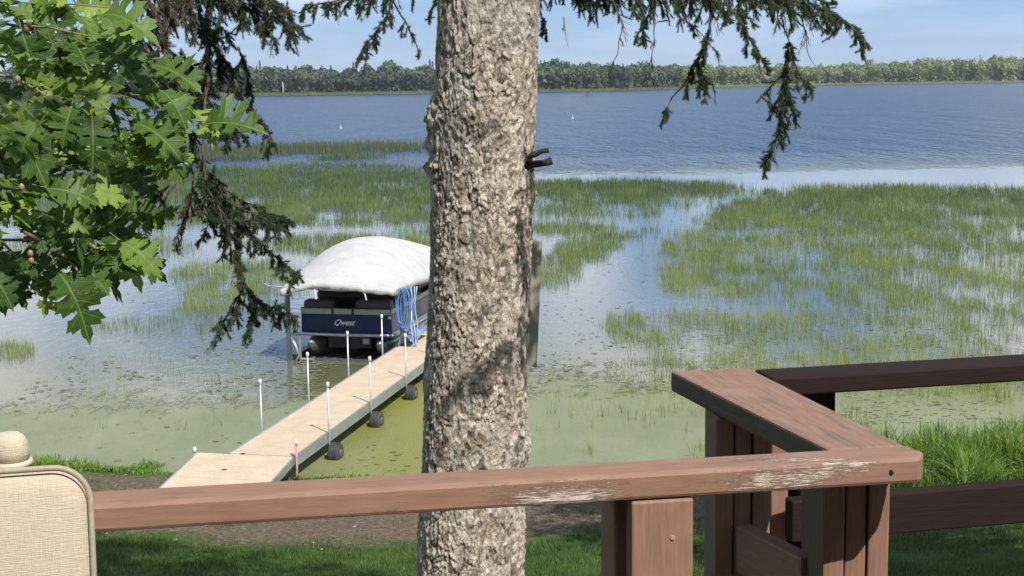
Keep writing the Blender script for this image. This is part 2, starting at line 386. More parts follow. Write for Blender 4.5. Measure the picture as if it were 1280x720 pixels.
# ------------------------------------------------------------------ blades
def blades(name, P, H, W, lean, matl, tone, seg=1, curve=.5, label=None, cat=None, kind='stuff', parent=None, faceang=None):
    """P (n,3) roots, H heights, W widths; seg 1 = one triangle, else a bent strip ending in a point"""
    n = len(P)
    ang = rng.uniform(0, 2 * math.pi, n) if faceang is None else faceang
    la = rng.uniform(0, 2 * math.pi, n)
    L = np.stack([np.cos(la), np.sin(la)], -1) * (lean * H)[:, None]
    D = np.stack([np.cos(ang), np.sin(ang)], -1) * (W / 2)[:, None]
    rows = []
    for s in range(seg):
        f = s / seg; wd = 1 - f * .6
        c = np.concatenate([P[:, :2] + L * f ** (1 + curve), (P[:, 2] + H * (f - .3 * curve * f * f * lean))[:, None]], 1)
        for sg in (-1, 1):
            q = c.copy(); q[:, :2] += sg * D * wd; rows.append(q)
    tip = np.concatenate([P[:, :2] + L, (P[:, 2] + H * (1 - .3 * curve * lean))[:, None]], 1); rows.append(tip)
    k = len(rows); V = np.stack(rows, 1).reshape(-1, 3)
    base = (np.arange(n) * k)[:, None]
    tris = []
    for s in range(seg - 1):
        tris += [[2 * s, 2 * s + 1, 2 * s + 3], [2 * s, 2 * s + 3, 2 * s + 2]]
    tris += [[2 * seg - 2, 2 * seg - 1, 2 * seg]]
    Fc = (base[:, :, None] + np.array(tris)[None]).reshape(-1, 3)
    o = npmesh(name, V, Fc, matl, parent, attrs={'tone': np.repeat(tone, k)})
    if kind: sset(o, kind, label, cat)
    return o

CH = [(1010,232,5),(960,237,7),(895,254,13),(850,278,20),(800,318,32),(752,362,44),(712,410,50),(690,450,50)]
def channel(px, py):
    m = np.full(px.shape, 9.0)
    for (x0, y0, w0), (x1, y1, w1) in zip(CH[:-1], CH[1:]):
        dx, dy = x1 - x0, (y1 - y0) ; L2 = dx * dx + dy * dy
        t = np.clip(((px - x0) * dx + (py - y0) * dy) / L2, 0, 1)
        m = np.minimum(m, np.hypot(px - x0 - t * dx, (py - y0 - t * dy) * 1.6) / (w0 + (w1 - w0) * t))
    return np.clip((m - .75) / .45, 0.03, 1)
def dens(px, py, spec, gaps):
    d = np.zeros_like(px)
    for cx, cy, rx, ry, wt in spec:
        q = ((px - cx) / rx) ** 2 + ((py - cy) / ry) ** 2
        d = np.maximum(d, wt * np.clip((1.25 - q) / .5, 0, 1))
    for cx, cy, rx, ry, wt in gaps:
        q = ((px - cx) / rx) ** 2 + ((py - cy) / ry) ** 2
        d = d * (1 - wt * np.clip((1.25 - q) / .6, 0, 1))
    return d
SPEC = [(430,236,225,22,.85),(420,213,130,7,.40),(250,222,160,12,.7),(400,268,210,14,.8),(455,306,150,12,.8),(470,330,90,10,.5),(300,352,90,26,.75),(235,407,125,11,.75),(15,440,30,10,.8),
        (150,255,220,32,.6),(120,310,120,20,.4),(290,388,70,18,.7),(560,300,80,20,.6),
        (765,237,165,10,1),(700,257,60,8,.75),(715,286,60,6,.8),(795,258,60,13,.6),(832,284,30,7,.5),(740,272,80,6,.4),
        (695,340,32,20,1),(728,316,36,17,1),(762,302,34,10,1),(805,292,26,7,.8),
        (1120,262,280,28,.95),(1010,248,130,12,.9),(900,276,60,12,.7),(1100,330,260,46,.85),(960,325,110,34,.75),(900,352,75,22,.85),(1160,385,170,38,.9),
        (860,300,55,12,.4),(850,410,120,18,.6),(1020,420,240,45,.62),(1150,460,190,38,.62),(960,470,120,28,.5),(860,300,70,20,.5),(900,300,90,30,.5),(1060,470,230,26,.45),(780,408,30,17,.9),(930,440,55,34,.75),(815,463,62,14,.8),(1010,430,90,30,.45),(1210,440,130,28,.8),
        (735,420,60,30,.10),(200,470,160,30,.03),(760,520,100,40,.08),(960,500,150,30,.12)]
GAPS = [(1235,276,75,7,.6),(1180,262,60,5,.4),(985,316,55,10,.65),(1060,300,70,6,.5),(925,387,100,7,.8),(1110,414,90,7,.75),(885,437,40,9,.85),(1040,345,60,6,.4),
        (700,395,40,40,.85),(860,262,34,16,.55),(770,275,60,5,.5),(1230,330,60,6,.4)]
n0 = 1400000
Yc = 27 + (132 - 27) * rng.uniform(0, 1, n0) ** 1.0
Xc = rng.uniform(-.44, .44, n0) * Yc + rng.normal(0, .3, n0)
px, py = project(Xc, Yc, Yc * 0)
d = dens(px, py, SPEC, GAPS)
nz = fbm(Xc * .55, Yc * .28, 51, 5); nz2 = fbm(Xc * 3, Yc * 1.6, 61, 2)
nz3 = fbm(Xc * 1.3, Yc * .5, 57, 4)
p = d * np.clip(channel(px + (nz3 - .5) * 60, py + (nz3 - .5) * 20), 0, 1) * np.clip((nz - .33 + .22 * d) * 3.4, 0.06, 1) * np.clip((nz2 - .24) * 2.4, .12, 1) * np.clip((nz3 - .20) * 4.0, .35, 1) * np.interp(Yc, [27, 60, 80, 92], [1, 1, .9, .8])
k = rng.uniform(0, 1, n0) < p
Xc, Yc, nz, py = Xc[k], Yc[k], nz[k], py[k]
H = (.16 + .22 * rng.uniform(0, 1, len(Xc)) ** 1.3) * (0.8 + .5 * nz) * np.interp(Yc, [27, 45, 90], [.85, 1, 1.35])
Wd = np.maximum(.0095, .00024 * Yc) * rng.uniform(.7, 1.3, len(Xc))
tone = np.clip(rng.normal(.55, .16, len(Xc)) + (nz - .5) * .6 - np.interp(Yc, [30, 55, 90, 120], [-.06, .16, .42, .45]), 0, 1)
M['reed'] = foliage_mat('reed', [(.060, .105, .040), (.165, .230, .072), (.31, .37, .115), (.45, .48, .18)], .40, .5, 'tone')
print('reeds', len(Xc))
blades('emergent_reeds', np.stack([Xc, Yc, Xc * 0 - .02], -1), H + .02, Wd, np.abs(rng.normal(0, .18, len(Xc))), M['reed'], tone,
       label='thin green reeds standing in the shallow water beyond the dock', cat='reeds', faceang=rng.normal(0, .6, len(Xc)))
# the darker bulrush belt farther out on the left
n1_ = 90000
px_ = rng.uniform(-150, 560, n1_); py_ = rng.normal(0, 1, n1_)
Yb = rng.uniform(112, 152, n1_); Xb = (px_ - 640) / F * Yb
edge = 150 + 10 * (fbm(Xb * .08, Xb * 0, 71) - .5)
kk = (np.abs(Yb - 136 - (Xb + 30) * .06) < 14 + 14 * (fbm(Xb * .07, Yb * .1, 72) - .5)) & (rng.uniform(0, 1, n1_) < np.clip((fbm(Xb * .22, Yb * .12, 73) - .36) * 3.4, 0, 1) * np.clip((-6 - Xb) / 9, .0, 1) * .8)
Xb, Yb = Xb[kk], Yb[kk]
M['bulrush'] = foliage_mat('bulrush', [(.050, .070, .034), (.100, .130, .052), (.15, .175, .07)], .25, .6, 'tone')
blades('bulrush_belt', np.stack([Xb, Yb, Xb * 0 - .02], -1), rng.uniform(.45, 1.15, len(Xb)), rng.uniform(.03, .055, len(Xb)), np.abs(rng.normal(0, .1, len(Xb))), M['bulrush'],
       rng.uniform(0, 1, len(Xb)), label='dark bulrush belt out in the lake left of the trunk', cat='bulrushes', faceang=rng.normal(0, .5, len(Xb)))
# taller shoots near the right rail and a few near the bank
pts = []
for (x0, x1, y0, y1, n_) in [(1070,1320,462,490,260),(1180,1330,480,500,120),(1230,1270,495,506,60),(985,1060,470,500,60),(670,880,478,540,130),(860,880,560,575,20),(738,752,560,572,10),(1060,1110,520,545,40),(130,330,470,545,36),(410,425,545,580,4)]:
    for _ in range(n_ // 4):
        q = onz(rng.uniform(x0, x1), rng.uniform(y0, y1), 0)
        for __ in range(4): pts.append((q.x + rng.normal(0, .05), q.y + rng.normal(0, .05), 0))
pts = np.array(pts)
hh = rng.uniform(.12, .32, len(pts)) * np.where(pts[:, 0] > 6.2, 1.7, 1)
blades('shore_sedge', pts, hh, rng.uniform(.010, .018, len(pts)), np.abs(rng.normal(.1, .3, len(pts))), M['reed'], np.clip(rng.normal(.55, .2, len(pts)), 0, 1), seg=3, curve=.9,
       label='scattered sedge shoots rising from the duckweed near the bank', cat='sedge')

# floating weed scraps
M['scrap'] = foliage_mat('floating_weed', [(.09, .09, .04), (.14, .15, .06), (.20, .21, .09), (.28, .27, .17)], .05, .6, 'tone')
sp_ = []
for (x0, x1, y0, y1, n_) in [(0,110,445,500,260),(130,245,445,475,420),(240,420,430,500,700),(370,520,440,520,1500),(680,900,300,470,900),(850,1280,380,470,1300),(660,880,455,500,900),(0,330,500,590,60),(420,530,520,590,90),(1050,1280,480,530,500),(150,360,350,430,350)]:
    qx = rng.uniform(x0, x1, n_); qy = rng.uniform(y0, y1, n_)
    for a_, b_ in zip(qx, qy):
        q = onz(a_, b_, 0)
        sp_.append((q.x, q.y))
sp_ = np.array(sp_); kk = fbm(sp_[:, 0] * 1.1, sp_[:, 1] * .7, 81) > .47; sp_ = sp_[kk]
n_ = len(sp_); sz = rng.uniform(.010, .042, n_) * rng.uniform(.5, 1.6, n_)
an = rng.uniform(0, 6.28, n_); V = []
for j in range(5):
    aa = an + j * 2 * math.pi / 5; rr = sz * rng.uniform(.5, 1.2, n_)
    V.append(np.stack([sp_[:, 0] + np.cos(aa) * rr * 1.6, sp_[:, 1] + np.sin(aa) * rr, np.full(n_, .011) + rng.uniform(0, .006, n_)], -1))
V = np.stack(V, 1).reshape(-1, 3)
o = npmesh('floating_weeds', V, np.arange(n_ * 5).reshape(-1, 5), M['scrap'], attrs={'tone': np.repeat(rng.uniform(0, 1, n_), 5)})
sset(o, 'stuff', 'small brown and green weed scraps floating on the shallow water', 'weeds')

# lawn and bank grasses
M['lawn'] = foliage_mat('lawn_blades', [(.028, .06, .012), (.06, .115, .02), (.12, .19, .04), (.20, .24, .08)], .35, .55, 'tone')
n_ = 190000
X = rng.uniform(-7.5, 8, n_); Yl = rng.uniform(13.2, 22.8, n_)
t = shore_y(X) - Yl
bz = np.clip(1 - np.abs(t - 2.75 - (fbm(X * .45, Yl * .45, 5) - .5) * 2.4) / 2.6, 0, 1)
pr = np.where(bz > 0.10, np.clip((fbm(X * 1.2, Yl * 1.2, 91) - .52) * 4, 0, .6), 1) * np.clip((fbm(X * 2.2, Yl * 2.2, 96) - .25) * 4, .25, 1)
kk = rng.uniform(0, 1, n_) < pr; X, Yl = X[kk], Yl[kk]
print('lawn', len(X))
blades('lawn_grass', np.stack([X, Yl, ground_h(X, Yl)], -1), rng.uniform(.03, .09, len(X)), rng.uniform(.006, .012, len(X)), np.abs(rng.normal(.2, .4, len(X))), M['lawn'],
       np.clip(rng.normal(.45, .2, len(X)) + (fbm(X, Yl, 92) - .5), 0, 1), label='short lawn grass on the bank behind the deck railing', cat='grass')
def clump(name, x0, x1, n, hmin, hmax, label, depth=(-.6, .8), tonem=.6):
    X = rng.uniform(x0, x1, n); off = rng.uniform(*depth, n)
    if hmax < .5: kx = (fbm(X * 1.7, off * 1.2, 97) > .46) | (rng.uniform(0, 1, n) < .12); X, off = X[kx], off[kx]; n = len(X)
    Yq = shore_y(X) - off
    hn = fbm(X * 1.6 + 5, Yq * 1.6, 95, 3)
    H = (hmin + (hmax - hmin) * np.clip((hn - .36) * 3.2, 0, 1)) * rng.uniform(.45, 1.1, n)
    blades(name, np.stack([X, Yq, np.maximum(ground_h(X, Yq), -.05)], -1), H, rng.uniform(.012, .032, n), np.abs(rng.normal(.45, .5, n)), M['bank'],
           np.clip(rng.normal(tonem, .2, n) + (hn - .5) * .5, 0, 1), seg=4, curve=1.1, label=label, cat='tall grass')
M['bank'] = foliage_mat('bank_grass', [(.04, .09, .014), (.11, .20, .028), (.18, .29, .045), (.28, .38, .08)], .30, .45, 'tone')
clump('bank_grass', 5.6, 12.5, 26000, .18, .85, 'lush tall grass clump on the bank right of the railing corner', (-.6, 3.3), .42)
clump('bank_grass', -9.5, -5.6, 3400, .06, .30, 'low green weeds at the waterline left of the dock', (-.35, .4))
clump('bank_grass', -6.3, 5.9, 1500, .03, .10, 'thin fringe of grass along the waterline behind the long rail', (0, .5))

# pebbles, twigs and dead leaves on the bare strip
n_ = 700; X = rng.uniform(-7, 8, n_); Yl = shore_y(X) - rng.uniform(.3, 5.4, n_); sz = rng.uniform(.006, .018, n_); an = rng.uniform(0, 6.28, n_); el = rng.uniform(1, 3.5, n_); zz = ground_h(X, Yl)
V = []
for j in range(6):
    aa = j * math.pi / 3 + rng.uniform(-.2, .2, n_); qx = np.cos(aa) * sz * el; qy = np.sin(aa) * sz
    V.append(np.stack([X + qx * np.cos(an) - qy * np.sin(an), Yl + qx * np.sin(an) + qy * np.cos(an), zz + .004 + sz * .5 * (j % 2)], -1))
M['litter'] = foliage_mat('ground_litter', [(.05, .035, .022), (.13, .10, .07), (.20, .17, .13), (.34, .31, .27)], .02, .9, 'tone')
o = npmesh('ground_litter', np.stack(V, 1).reshape(-1, 3), np.arange(n_ * 6).reshape(-1, 6), M['litter'], attrs={'tone': np.repeat(rng.uniform(0, 1, n_), 6)})
sset(o, 'stuff', 'pebbles, twigs and dead leaves scattered on the bare earth strip', 'litter')
# ------------------------------------------------------------------ far shore wood
def crowns(name, X, Y, Z, H, Wd, matl, tone, label, per=230, conifer=None):
    n = len(X); V = []; T = []
    k = per
    # lobes: every crown is 7 lobes, leaf clump faces scattered on them
    lob = rng.normal(0, 1, (n, 8, 3)); lob /= np.linalg.norm(lob, axis=2, keepdims=True)
    lob *= rng.uniform(.25, .62, (n, 8, 1)); lob[..., 2] = np.abs(lob[..., 2]) * 1.1 - .25
    li = rng.integers(0, 8, (n, k)); c = lob[np.arange(n)[:, None], li]
    dv = rng.normal(0, 1, (n, k, 3)); dv /= np.linalg.norm(dv, axis=2, keepdims=True)
    pos = c + dv * rng.uniform(.30, .46, (n, k, 1))
    con = np.zeros(n, bool) if conifer is None else conifer
    zt = rng.uniform(0, 1, (n, k)); an = rng.uniform(0, 6.283, (n, k)); rr = (1 - zt) * .55 + .03
    pc = np.stack([np.cos(an) * rr, np.sin(an) * rr, zt * 2.3 - 1.1], -1)
    pos = np.where(con[:, None, None], pc, pos)
    ctr = np.stack([X, Y, Z + H * .60], -1)[:, None]
    sc = np.stack([Wd * .62, Wd * .62, H * .44], -1)[:, None]
    # understory skirt: some faces fall to the ground
    low = rng.uniform(0, 1, (n, k)) < .25
    pw = ctr + pos * sc
    pw[..., 2] = np.where(low, Z[:, None] + rng.uniform(0, .45, (n, k)) * H[:, None], pw[..., 2])
    sz = (Wd * .085)[:, None, None] * rng.uniform(.6, 1.3, (n, k, 1))
    u = rng.normal(0, 1, (n, k, 3)) + dv * 0; nn = dv + rng.normal(0, .35, (n, k, 3)); nn /= np.linalg.norm(nn, axis=2, keepdims=True)
    u = np.cross(nn, u); u /= np.linalg.norm(u, axis=2, keepdims=True) + 1e-9; v_ = np.cross(nn, u)
    q = np.stack([pw + u * sz, pw + v_ * sz * .9, pw - u * sz, pw - v_ * sz * .9], 2).reshape(-1, 3)
    Fc = np.arange(n * k * 4).reshape(-1, 4)
    tn = np.repeat(np.clip(tone[:, None] + rng.normal(0, .10, (n, k)), 0, 1).ravel(), 4)
    o = npmesh(name, q, Fc, matl, attrs={'tone': tn}); sset(o, 'stuff', label, 'trees'); return o
M['wood_shaded'] = foliage_mat('far_wood_shaded', [(.034, .062, .044), (.055, .090, .058), (.085, .125, .075), (.12, .155, .09)], .2, .7, 'tone', .2)  # cloud shadow over the nearer wood is put into these darker greens
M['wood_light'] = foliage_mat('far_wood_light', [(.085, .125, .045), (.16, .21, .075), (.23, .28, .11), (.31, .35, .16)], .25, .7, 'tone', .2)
def wood_rows(x0, x1, rows, step, hh, jitter=3):
    X = []; Y = []
    for r_ in range(rows):
        xx = np.arange(x0, x1, step) + rng.normal(0, jitter, len(np.arange(x0, x1, step)))
        X.append(xx); Y.append(far_shore_y(xx) + 12 + r_ * 8 + rng.normal(0, 3, len(xx)))
    X = np.concatenate(X); Y = np.concatenate(Y); return X, Y
X, Yq = wood_rows(-460, 120, 7, 5.2, 0)
n_ = len(X); Hh = rng.normal(14.6, 1.5, n_) * (.86 + .36 * fbm(X * .02, X * 0, 101, 4)) * (.86 + .28 * fbm(X * .11, Yq * .1, 102)); con = rng.uniform(0, 1, n_) < .07
crowns('far_wood', X, Yq, far_h(X, Yq), Hh * np.where(con, rng.uniform(.8, 1.02, n_), 1), np.where(con, 5, rng.normal(9.5, 2.6, n_)), M['wood_shaded'], np.clip(rng.normal(.45, .22, n_), 0, 1),
       'wood covering the nearer far shore behind the trunk, cloud shade in its dark green', 460, con)
X, Yq = wood_rows(112, 620, 8, 6.5, 0)
n_ = len(X); Hh = rng.normal(16.2, 1.7, n_) * (.86 + .36 * fbm(X * .014, X * 0, 103, 4)) * (.86 + .28 * fbm(X * .09, Yq * .1, 104)) * np.interp(X, [110, 200, 330, 450], [.85, .9, 1.12, 1.25])
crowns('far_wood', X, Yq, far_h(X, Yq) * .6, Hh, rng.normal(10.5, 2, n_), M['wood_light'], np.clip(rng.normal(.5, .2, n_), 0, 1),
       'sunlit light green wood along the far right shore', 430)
# pale reed fringe at the foot of the woods
X = rng.uniform(-460, 620, 60000); off = rng.uniform(-3, 12, 60000); Yq = far_shore_y(X) + off
M['fringe'] = foliage_mat('shore_fringe', [(.10, .13, .05), (.20, .22, .09), (.27, .28, .12)], .2, .7, 'tone', .2)
blades('shore_fringe', np.stack([X, Yq, np.maximum(far_h(X, Yq) - .1, 0)], -1), rng.uniform(.8, 1.8, len(X)), rng.uniform(.4, .9, len(X)), rng.uniform(0, .2, len(X)), M['fringe'],
       np.where(X > 115, rng.uniform(.3, 1, len(X)), rng.uniform(0, .35, len(X))), label='pale marsh grass strip at the foot of the far woods', cat='marsh grass', faceang=rng.normal(0, .3, len(X)))  # left part toned darker for the same cloud shadow
# a bleached dead trunk and pale stems on the left shore
M['dead'] = simple('bleached_wood', (.55, .53, .48), .8, var=.2)
def far_trunk(pxx, pyb, pyt, label, mt, wpx=1.5, group=None):
    Yd = 855.0; a_ = aty(pxx, pyb, Yd); b_ = aty(pxx - .8, pyt, Yd)
    Yd = float(far_shore_y(a_.x)) + 7; a_ = aty(pxx, pyb, Yd); b_ = aty(pxx - .8, pyt, Yd)
    e_ = empty('dead_tree', label, 'dead tree', (a_.x, a_.y, max(a_.z, .2)), group)
    mb = MB(); hgt = b_.z - a_.z; r0 = wpx * Yd / F / 2
    mb.tube([(0, 0, 0), (.1, 0, hgt * .5), (-.2, 0, hgt)], [r0, r0 * .8, r0 * .35], 7); mb.build('trunk', mt, e_, True)
    mb = MB()
    for q in range(3):
        z = hgt * (.5 + .13 * q); s_ = (-1) ** q; mb.tube([(0, 0, z), (s_ * 1.2, .3, z + 1.1)], [r0 * .3, r0 * .1], 5)
    mb.build('branch', mt, e_, True)
far_trunk(354, 118.5, 102, 'bleached dead trunk standing at the left far shoreline', M['dead'], 1.8)

# ------------------------------------------------------------------ buoys
def buoy(pxx, pyy, rad, h, label):
    q = onz(pxx, pyy, 0); e_ = empty('marker_buoy', label, 'buoy', tuple(q))
    mb = MB(); mb.lathe([(rad * .5, -.2), (rad, -.1), (rad, h * .45), (rad * .85, h * .5)], 14); mb.build('float', M['white'], e_, True)
    mb = MB(); mb.lathe([(rad * .5, h * .5), (rad * .45, h * .93), (rad * .1, h)], 12); mb.build('mast', M['white'], e_, True)
M['white'] = simple('white_plastic', (.80, .80, .78), .4, var=.04)
buoy(716, 149, .10, .75, 'small white marker buoy on the open lake right of the trunk')
buoy(426, 161, .09, .6, 'small white marker buoy on the lake left of the trunk')

# ------------------------------------------------------------------ dock
DZ = .45
M['tread'] = None
tm, nt, b, o_ = mat('tan_dock_tread')
v = mapping(nt, (1, 1, 1)); n1 = noise(nt, v, 3, 5, .6); n2 = noise(nt, v, 40, 3)
nt.links.new(mix(nt, .25, ramp(nt, n1.outputs[0], [(.3, (.49, .395, .28)), (.7, (.58, .475, .345))]).outputs[0], n2.outputs[0], 'SOFT_LIGHT'), b.inputs['Base Color'])
b.inputs['Roughness'].default_value = .7; bump(nt, b, n2.outputs[0], .002)
M['tread'] = tm
M['alu'] = simple('dull_aluminium', (.52, .54, .55), .42, .75, var=.12, scale=5)
M['galv'] = simple('galvanised_pipe', (.50, .51, .52), .45, .6, var=.15)
M['tyre'] = simple('black_wheel_rubber', (.045, .045, .048), .7, var=.3)
M['steel'] = simple('dark_lift_steel', (.16, .17, .17), .5, .6, var=.25)
M['brown_leaf'] = simple('dead_leaf', (.11, .075, .045), .8, var=.2)
M['pink'] = simple('faded_pink_rope', (.60, .28, .25), .8, var=.25)
Ls = [onz(331, 537, DZ), onz(484, 440, DZ)]
dd = (Ls[1] - Ls[0]); dd.z = 0; SEC = 2.40; dd.normalize()
nn = Vector((dd.y, -dd.x, 0))           # to the right of the dock
DW = 1.17
S1 = Ls[0]
dock = empty('boat_dock', 'long tan roll-in dock with aluminium sides reaching from the bank to the pontoon boat', 'dock', tuple(Vector((S1.x, S1.y, 0))))
dock.rotation_euler = (0, 0, math.atan2(dd.y, dd.x) - math.pi / 2)
# local frame: +y along the dock, +x to its right, origin at left end of seam one
def dl(p):  # world -> local
    q = Vector(p) - Vector((S1.x, S1.y, 0)); return Vector((q.dot(nn), q.dot(dd), q.z))
for s in range(-1, 7):
    y0, y1 = s * SEC + .012, (s + 1) * SEC - .012
    if s == -1: y0 = -1.62
    npl = max(2, round((y1 - y0) / .30)); pw = (y1 - y0) / npl
    for q in range(npl):
        mb = MB(); mb.box(.035, DW - .035, y0 + q * pw + .0015, y0 + (q + 1) * pw - .0015, DZ - .03, DZ - .002 * (q % 2)); mb.build('tread_panel', M['tread'], dock, bevel=.004, seg=1)
    for x in (0, DW - .03):
        mb = MB(); mb.box(x, x + .03, y0, y1, DZ - .17, DZ + .004); mb.box(x - .006, x + .036, y0, y1, DZ - .185, DZ - .17); mb.build('side_beam', M['alu'], dock, bevel=.004, seg=1)
    for yc_ in (y0 + .02, (y0 + y1) / 2):
        mb = MB(); mb.box(.03, DW - .03, yc_, yc_ + .04, DZ - .15, DZ - .04); mb.build('cross_beam', M['alu'], dock)
# sloping shore ramp
r0 = [dl(onz(253, 564, DZ - .02)), dl(onz(350, 571, DZ - .02))]
ramp_e = MB()
yt = -1.64; yb = -3.6
xa, xb = r0[0].x - .02, DW - .03
zt, zb = DZ - .01, .17
nb = 8
for q in range(nb):
    f0, f1 = q / nb + .0014, (q + 1) / nb - .0014
    ya, yc = yt + (yb - yt) * f0, yt + (yb - yt) * f1; z0, z1 = zt + (zb - zt) * f0, zt + (zb - zt) * f1
    mb = MB(); mb.add([(xa, ya, z0), (xb, ya, z0), (xb, yc, z1), (xa, yc, z1), (xa, ya, z0 - .03), (xb, ya, z0 - .03), (xb, yc, z1 - .03), (xa, yc, z1 - .03)],
                      [(0, 1, 2, 3), (7, 6, 5, 4), (0, 4, 5, 1), (1, 5, 6, 2), (2, 6, 7, 3), (3, 7, 4, 0)]); mb.build('ramp_panel', M['tread'], dock)
for x in (xa - .03, xb):
    mb = MB(); mb.add([(x, yt, zt + .004), (x + .03, yt, zt + .004), (x + .03, yb, zb + .004), (x, yb, zb + .004), (x, yt, zt - .12), (x + .03, yt, zt - .12), (x + .03, yb, zb - .12), (x, yb, zb - .12)],
                      [(0, 1, 2, 3), (7, 6, 5, 4), (0, 4, 5, 1), (1, 5, 6, 2), (2, 6, 7, 3), (3, 7, 4, 0)]); mb.build('ramp_beam', M['alu'], dock)
def dock_post(lx, ly, top, bottom=-.5, capn='cap'):
    mb = MB(); mb.tube([(lx, ly, bottom), (lx, ly, top - .07)], .017, 10); p_ = mb.build('post', M['galv'], dock, True)
    mb = MB(); mb.lathe([(.027, top - .09), (.029, top - .02), (.018, top)], 12, Matrix.Translation((lx, ly, 0))); mb.build(capn, M['white'], p_, True)
for s in range(0, 7):
    dock_post(-.035, s * SEC - .05, DZ + .93 + random.uniform(-.04, .04))
    dock_post(DW + .035, s * SEC - .05, DZ + .93 + random.uniform(-.04, .04))
dock_post(xa - .06, yt + .0, DZ + .08); dock_post(DW + .04, yt - .02, DZ + .28, .05)
# brace bars laid over the deck at each seam (thin dark pipes casting the lines)
def wheel(ly, sc):
    wroot = MB(); cx = DW + .14; r_ = .185 * sc; wdt = .20
    Mx = Matrix.Translation((cx, ly, .10)) @ Matrix.Rotation(math.pi / 2, 4, 'Y')
    prof = [(r_ * .45, -wdt / 2), (r_ * .8, -wdt / 2), (r_ * .97, -wdt * .36)]
    for q in range(5):
        z = -wdt * .3 + q * wdt * .15; prof += [(r_, z - .01), (r_, z + .006), (r_ * .94, z + .010), (r_ * .94, z + .016)]
    prof += [(r_ * .97, wdt * .36), (r_ * .8, wdt / 2), (r_ * .45, wdt / 2)]
    wroot.lathe(prof, 24, Mx); wh = wroot.build('wheel', M['tyre'], dock)
    mb = MB(); mb.lathe([(r_ * .12, -wdt / 2 - .012), (r_ * .42, -wdt / 2 - .006), (r_ * .42, wdt / 2 + .006), (r_ * .12, wdt / 2 + .012)], 16, Mx); mb.build('hub', M['steel'], wh, True)
    mb = MB(); mb.tube([(DW + .035, ly, .1), (cx, ly, .1)], .018, 8); mb.build('axle', M['galv'], dock)
for s in range(0, 4): wheel(s * SEC - .05, 1.0)
mb = MB(); bx = DW + .04
for q in range(3):
    mb.tube([(bx - .02 + .02 * q, yt - .05, DZ + .18), (bx + .02 - .01 * q, yt - .06, .2), (bx - .03, yt - .03, .02)], .011, 6)
o = mb.build('mooring_rope', M['pink'], None, True); o.matrix_world = Matrix.Translation((S1.x, S1.y, 0)) @ Matrix.Rotation(math.atan2(dd.y, dd.x) - math.pi / 2, 4, 'Z')
sset(o, None, 'faded pink rope tied to the short post at the shore end of the dock', 'rope')
for (a_, b_, lab) in ((303, 573, 'small dead leaf lying near the middle of the dock ramp'), (280, 586, 'small dead leaf lying low on the dock ramp towards the bank')):
    q = onz(a_, b_, .37); lq = dl(q); f_ = (lq.y - yt) / (yb - yt); q.z = zt + (zb - zt) * f_ + .004
    mb = MB(); mb.add([(-.05, 0, .0), (-.015, -.03, .012), (.04, -.018, .004), (.055, .01, .014), (.01, .03, .006), (0, 0, .018)], [(0, 1, 5), (1, 2, 5), (2, 3, 5), (3, 4, 5), (4, 0, 5)])
    o = mb.build('dead_leaf', M['brown_leaf']); o.location = q; s_ = o.modifiers.new('t', 'SOLIDIFY'); s_.thickness = .002; sset(o, None, lab, 'leaf')
# ------------------------------------------------------------------ boat lift, canopy, pontoon boat
fl = onz(362, 451, 0)       # front left lift leg at the waterline
LW, LL = 2.78, 7.0
ang = math.atan2(dd.y, dd.x) - math.pi / 2
Mb = Matrix.Translation(fl) @ Matrix.Rotation(ang, 4, 'Z')
M['navy'] = None
nm, nt, b, o_ = mat('navy_gelcoat'); v = mapping(nt, (1, 1, 1)); n1 = noise(nt, v, 2.2, 4)
nt.links.new(ramp(nt, n1.outputs[0], [(.35, (.006, .014, .070)), (.7, (.012, .027, .12))]).outputs[0], b.inputs['Base Color']); b.inputs['Roughness'].default_value = .3; b.inputs['Coat Weight'].default_value = .15; b.inputs['Specular IOR Level'].default_value = .3
M['navy'] = nm
M['black'] = simple('black_vinyl', (.012, .013, .016), .5, var=.3)
M['cushion_grey'] = simple('charcoal_cushion', (.045, .052, .060), .5, var=.2)
M['stripe'] = simple('warm_grey_panel', (.36, .37, .36), .4, var=.1)
M['pontoon'] = simple('pontoon_aluminium', (.30, .31, .32), .3, .8, var=.25, scale=3)
M['steel'] = simple('dark_lift_steel', (.16, .17, .17), .5, .6, var=.25)
lift = empty('boat_lift', 'grey metal boat lift standing in the water around the pontoon boat', 'boat lift'); lift.matrix_world = Mb
LH = 1.80
for (x, y) in ((0, 0), (LW, 0), (0, 3.6), (LW, 3.6)):
    mb = MB(); mb.box(x - .045, x + .045, y - .045, y + .045, -1.0, LH); mb.build('leg', M['steel'], lift, bevel=.006, seg=1)
for x in (0.09, LW - .09):
    mb = MB(); mb.box(x - .05, x + .05, .1, 3.5, .02, .14); mb.build('side_beam', M['steel'], lift)
    mb = MB(); mb.tube([(x, 0, LH), (x, 5.3, LH)], .03, 8); mb.build('canopy_rail', M['galv'], lift)
for y in (.12, 3.5):
    mb = MB(); mb.box(.05, LW - .05, y - .05, y + .05, -.05, .05); mb.build('cross_beam', M['steel'], lift)
mb = MB(); mb.tube([(-.42, -.35, LH + .08), (-.3, -.4, LH + .03), (LW * .5, -.42, LH - .04), (LW + .1, -.4, LH)], .02, 8); mb.build('canopy_front_tube', M['galv'], lift)
mb = MB(); mb.tube([(.02, .05, .55), (.16, -.05, .42), (.26, -.02, .15), (.10, 0, -.1)], .035, 8); mb.build('hook_arm', M['alu'], lift, True)
mb = MB(); mb.box(.28, .30, -.06, .0, -.3, .60); mb.box(.28, .60, -.06, .0, .05, .08); mb.box(.60, .62, -.06, 0, -.2, .12); mb.build('guide_frame', M['galv'], lift)
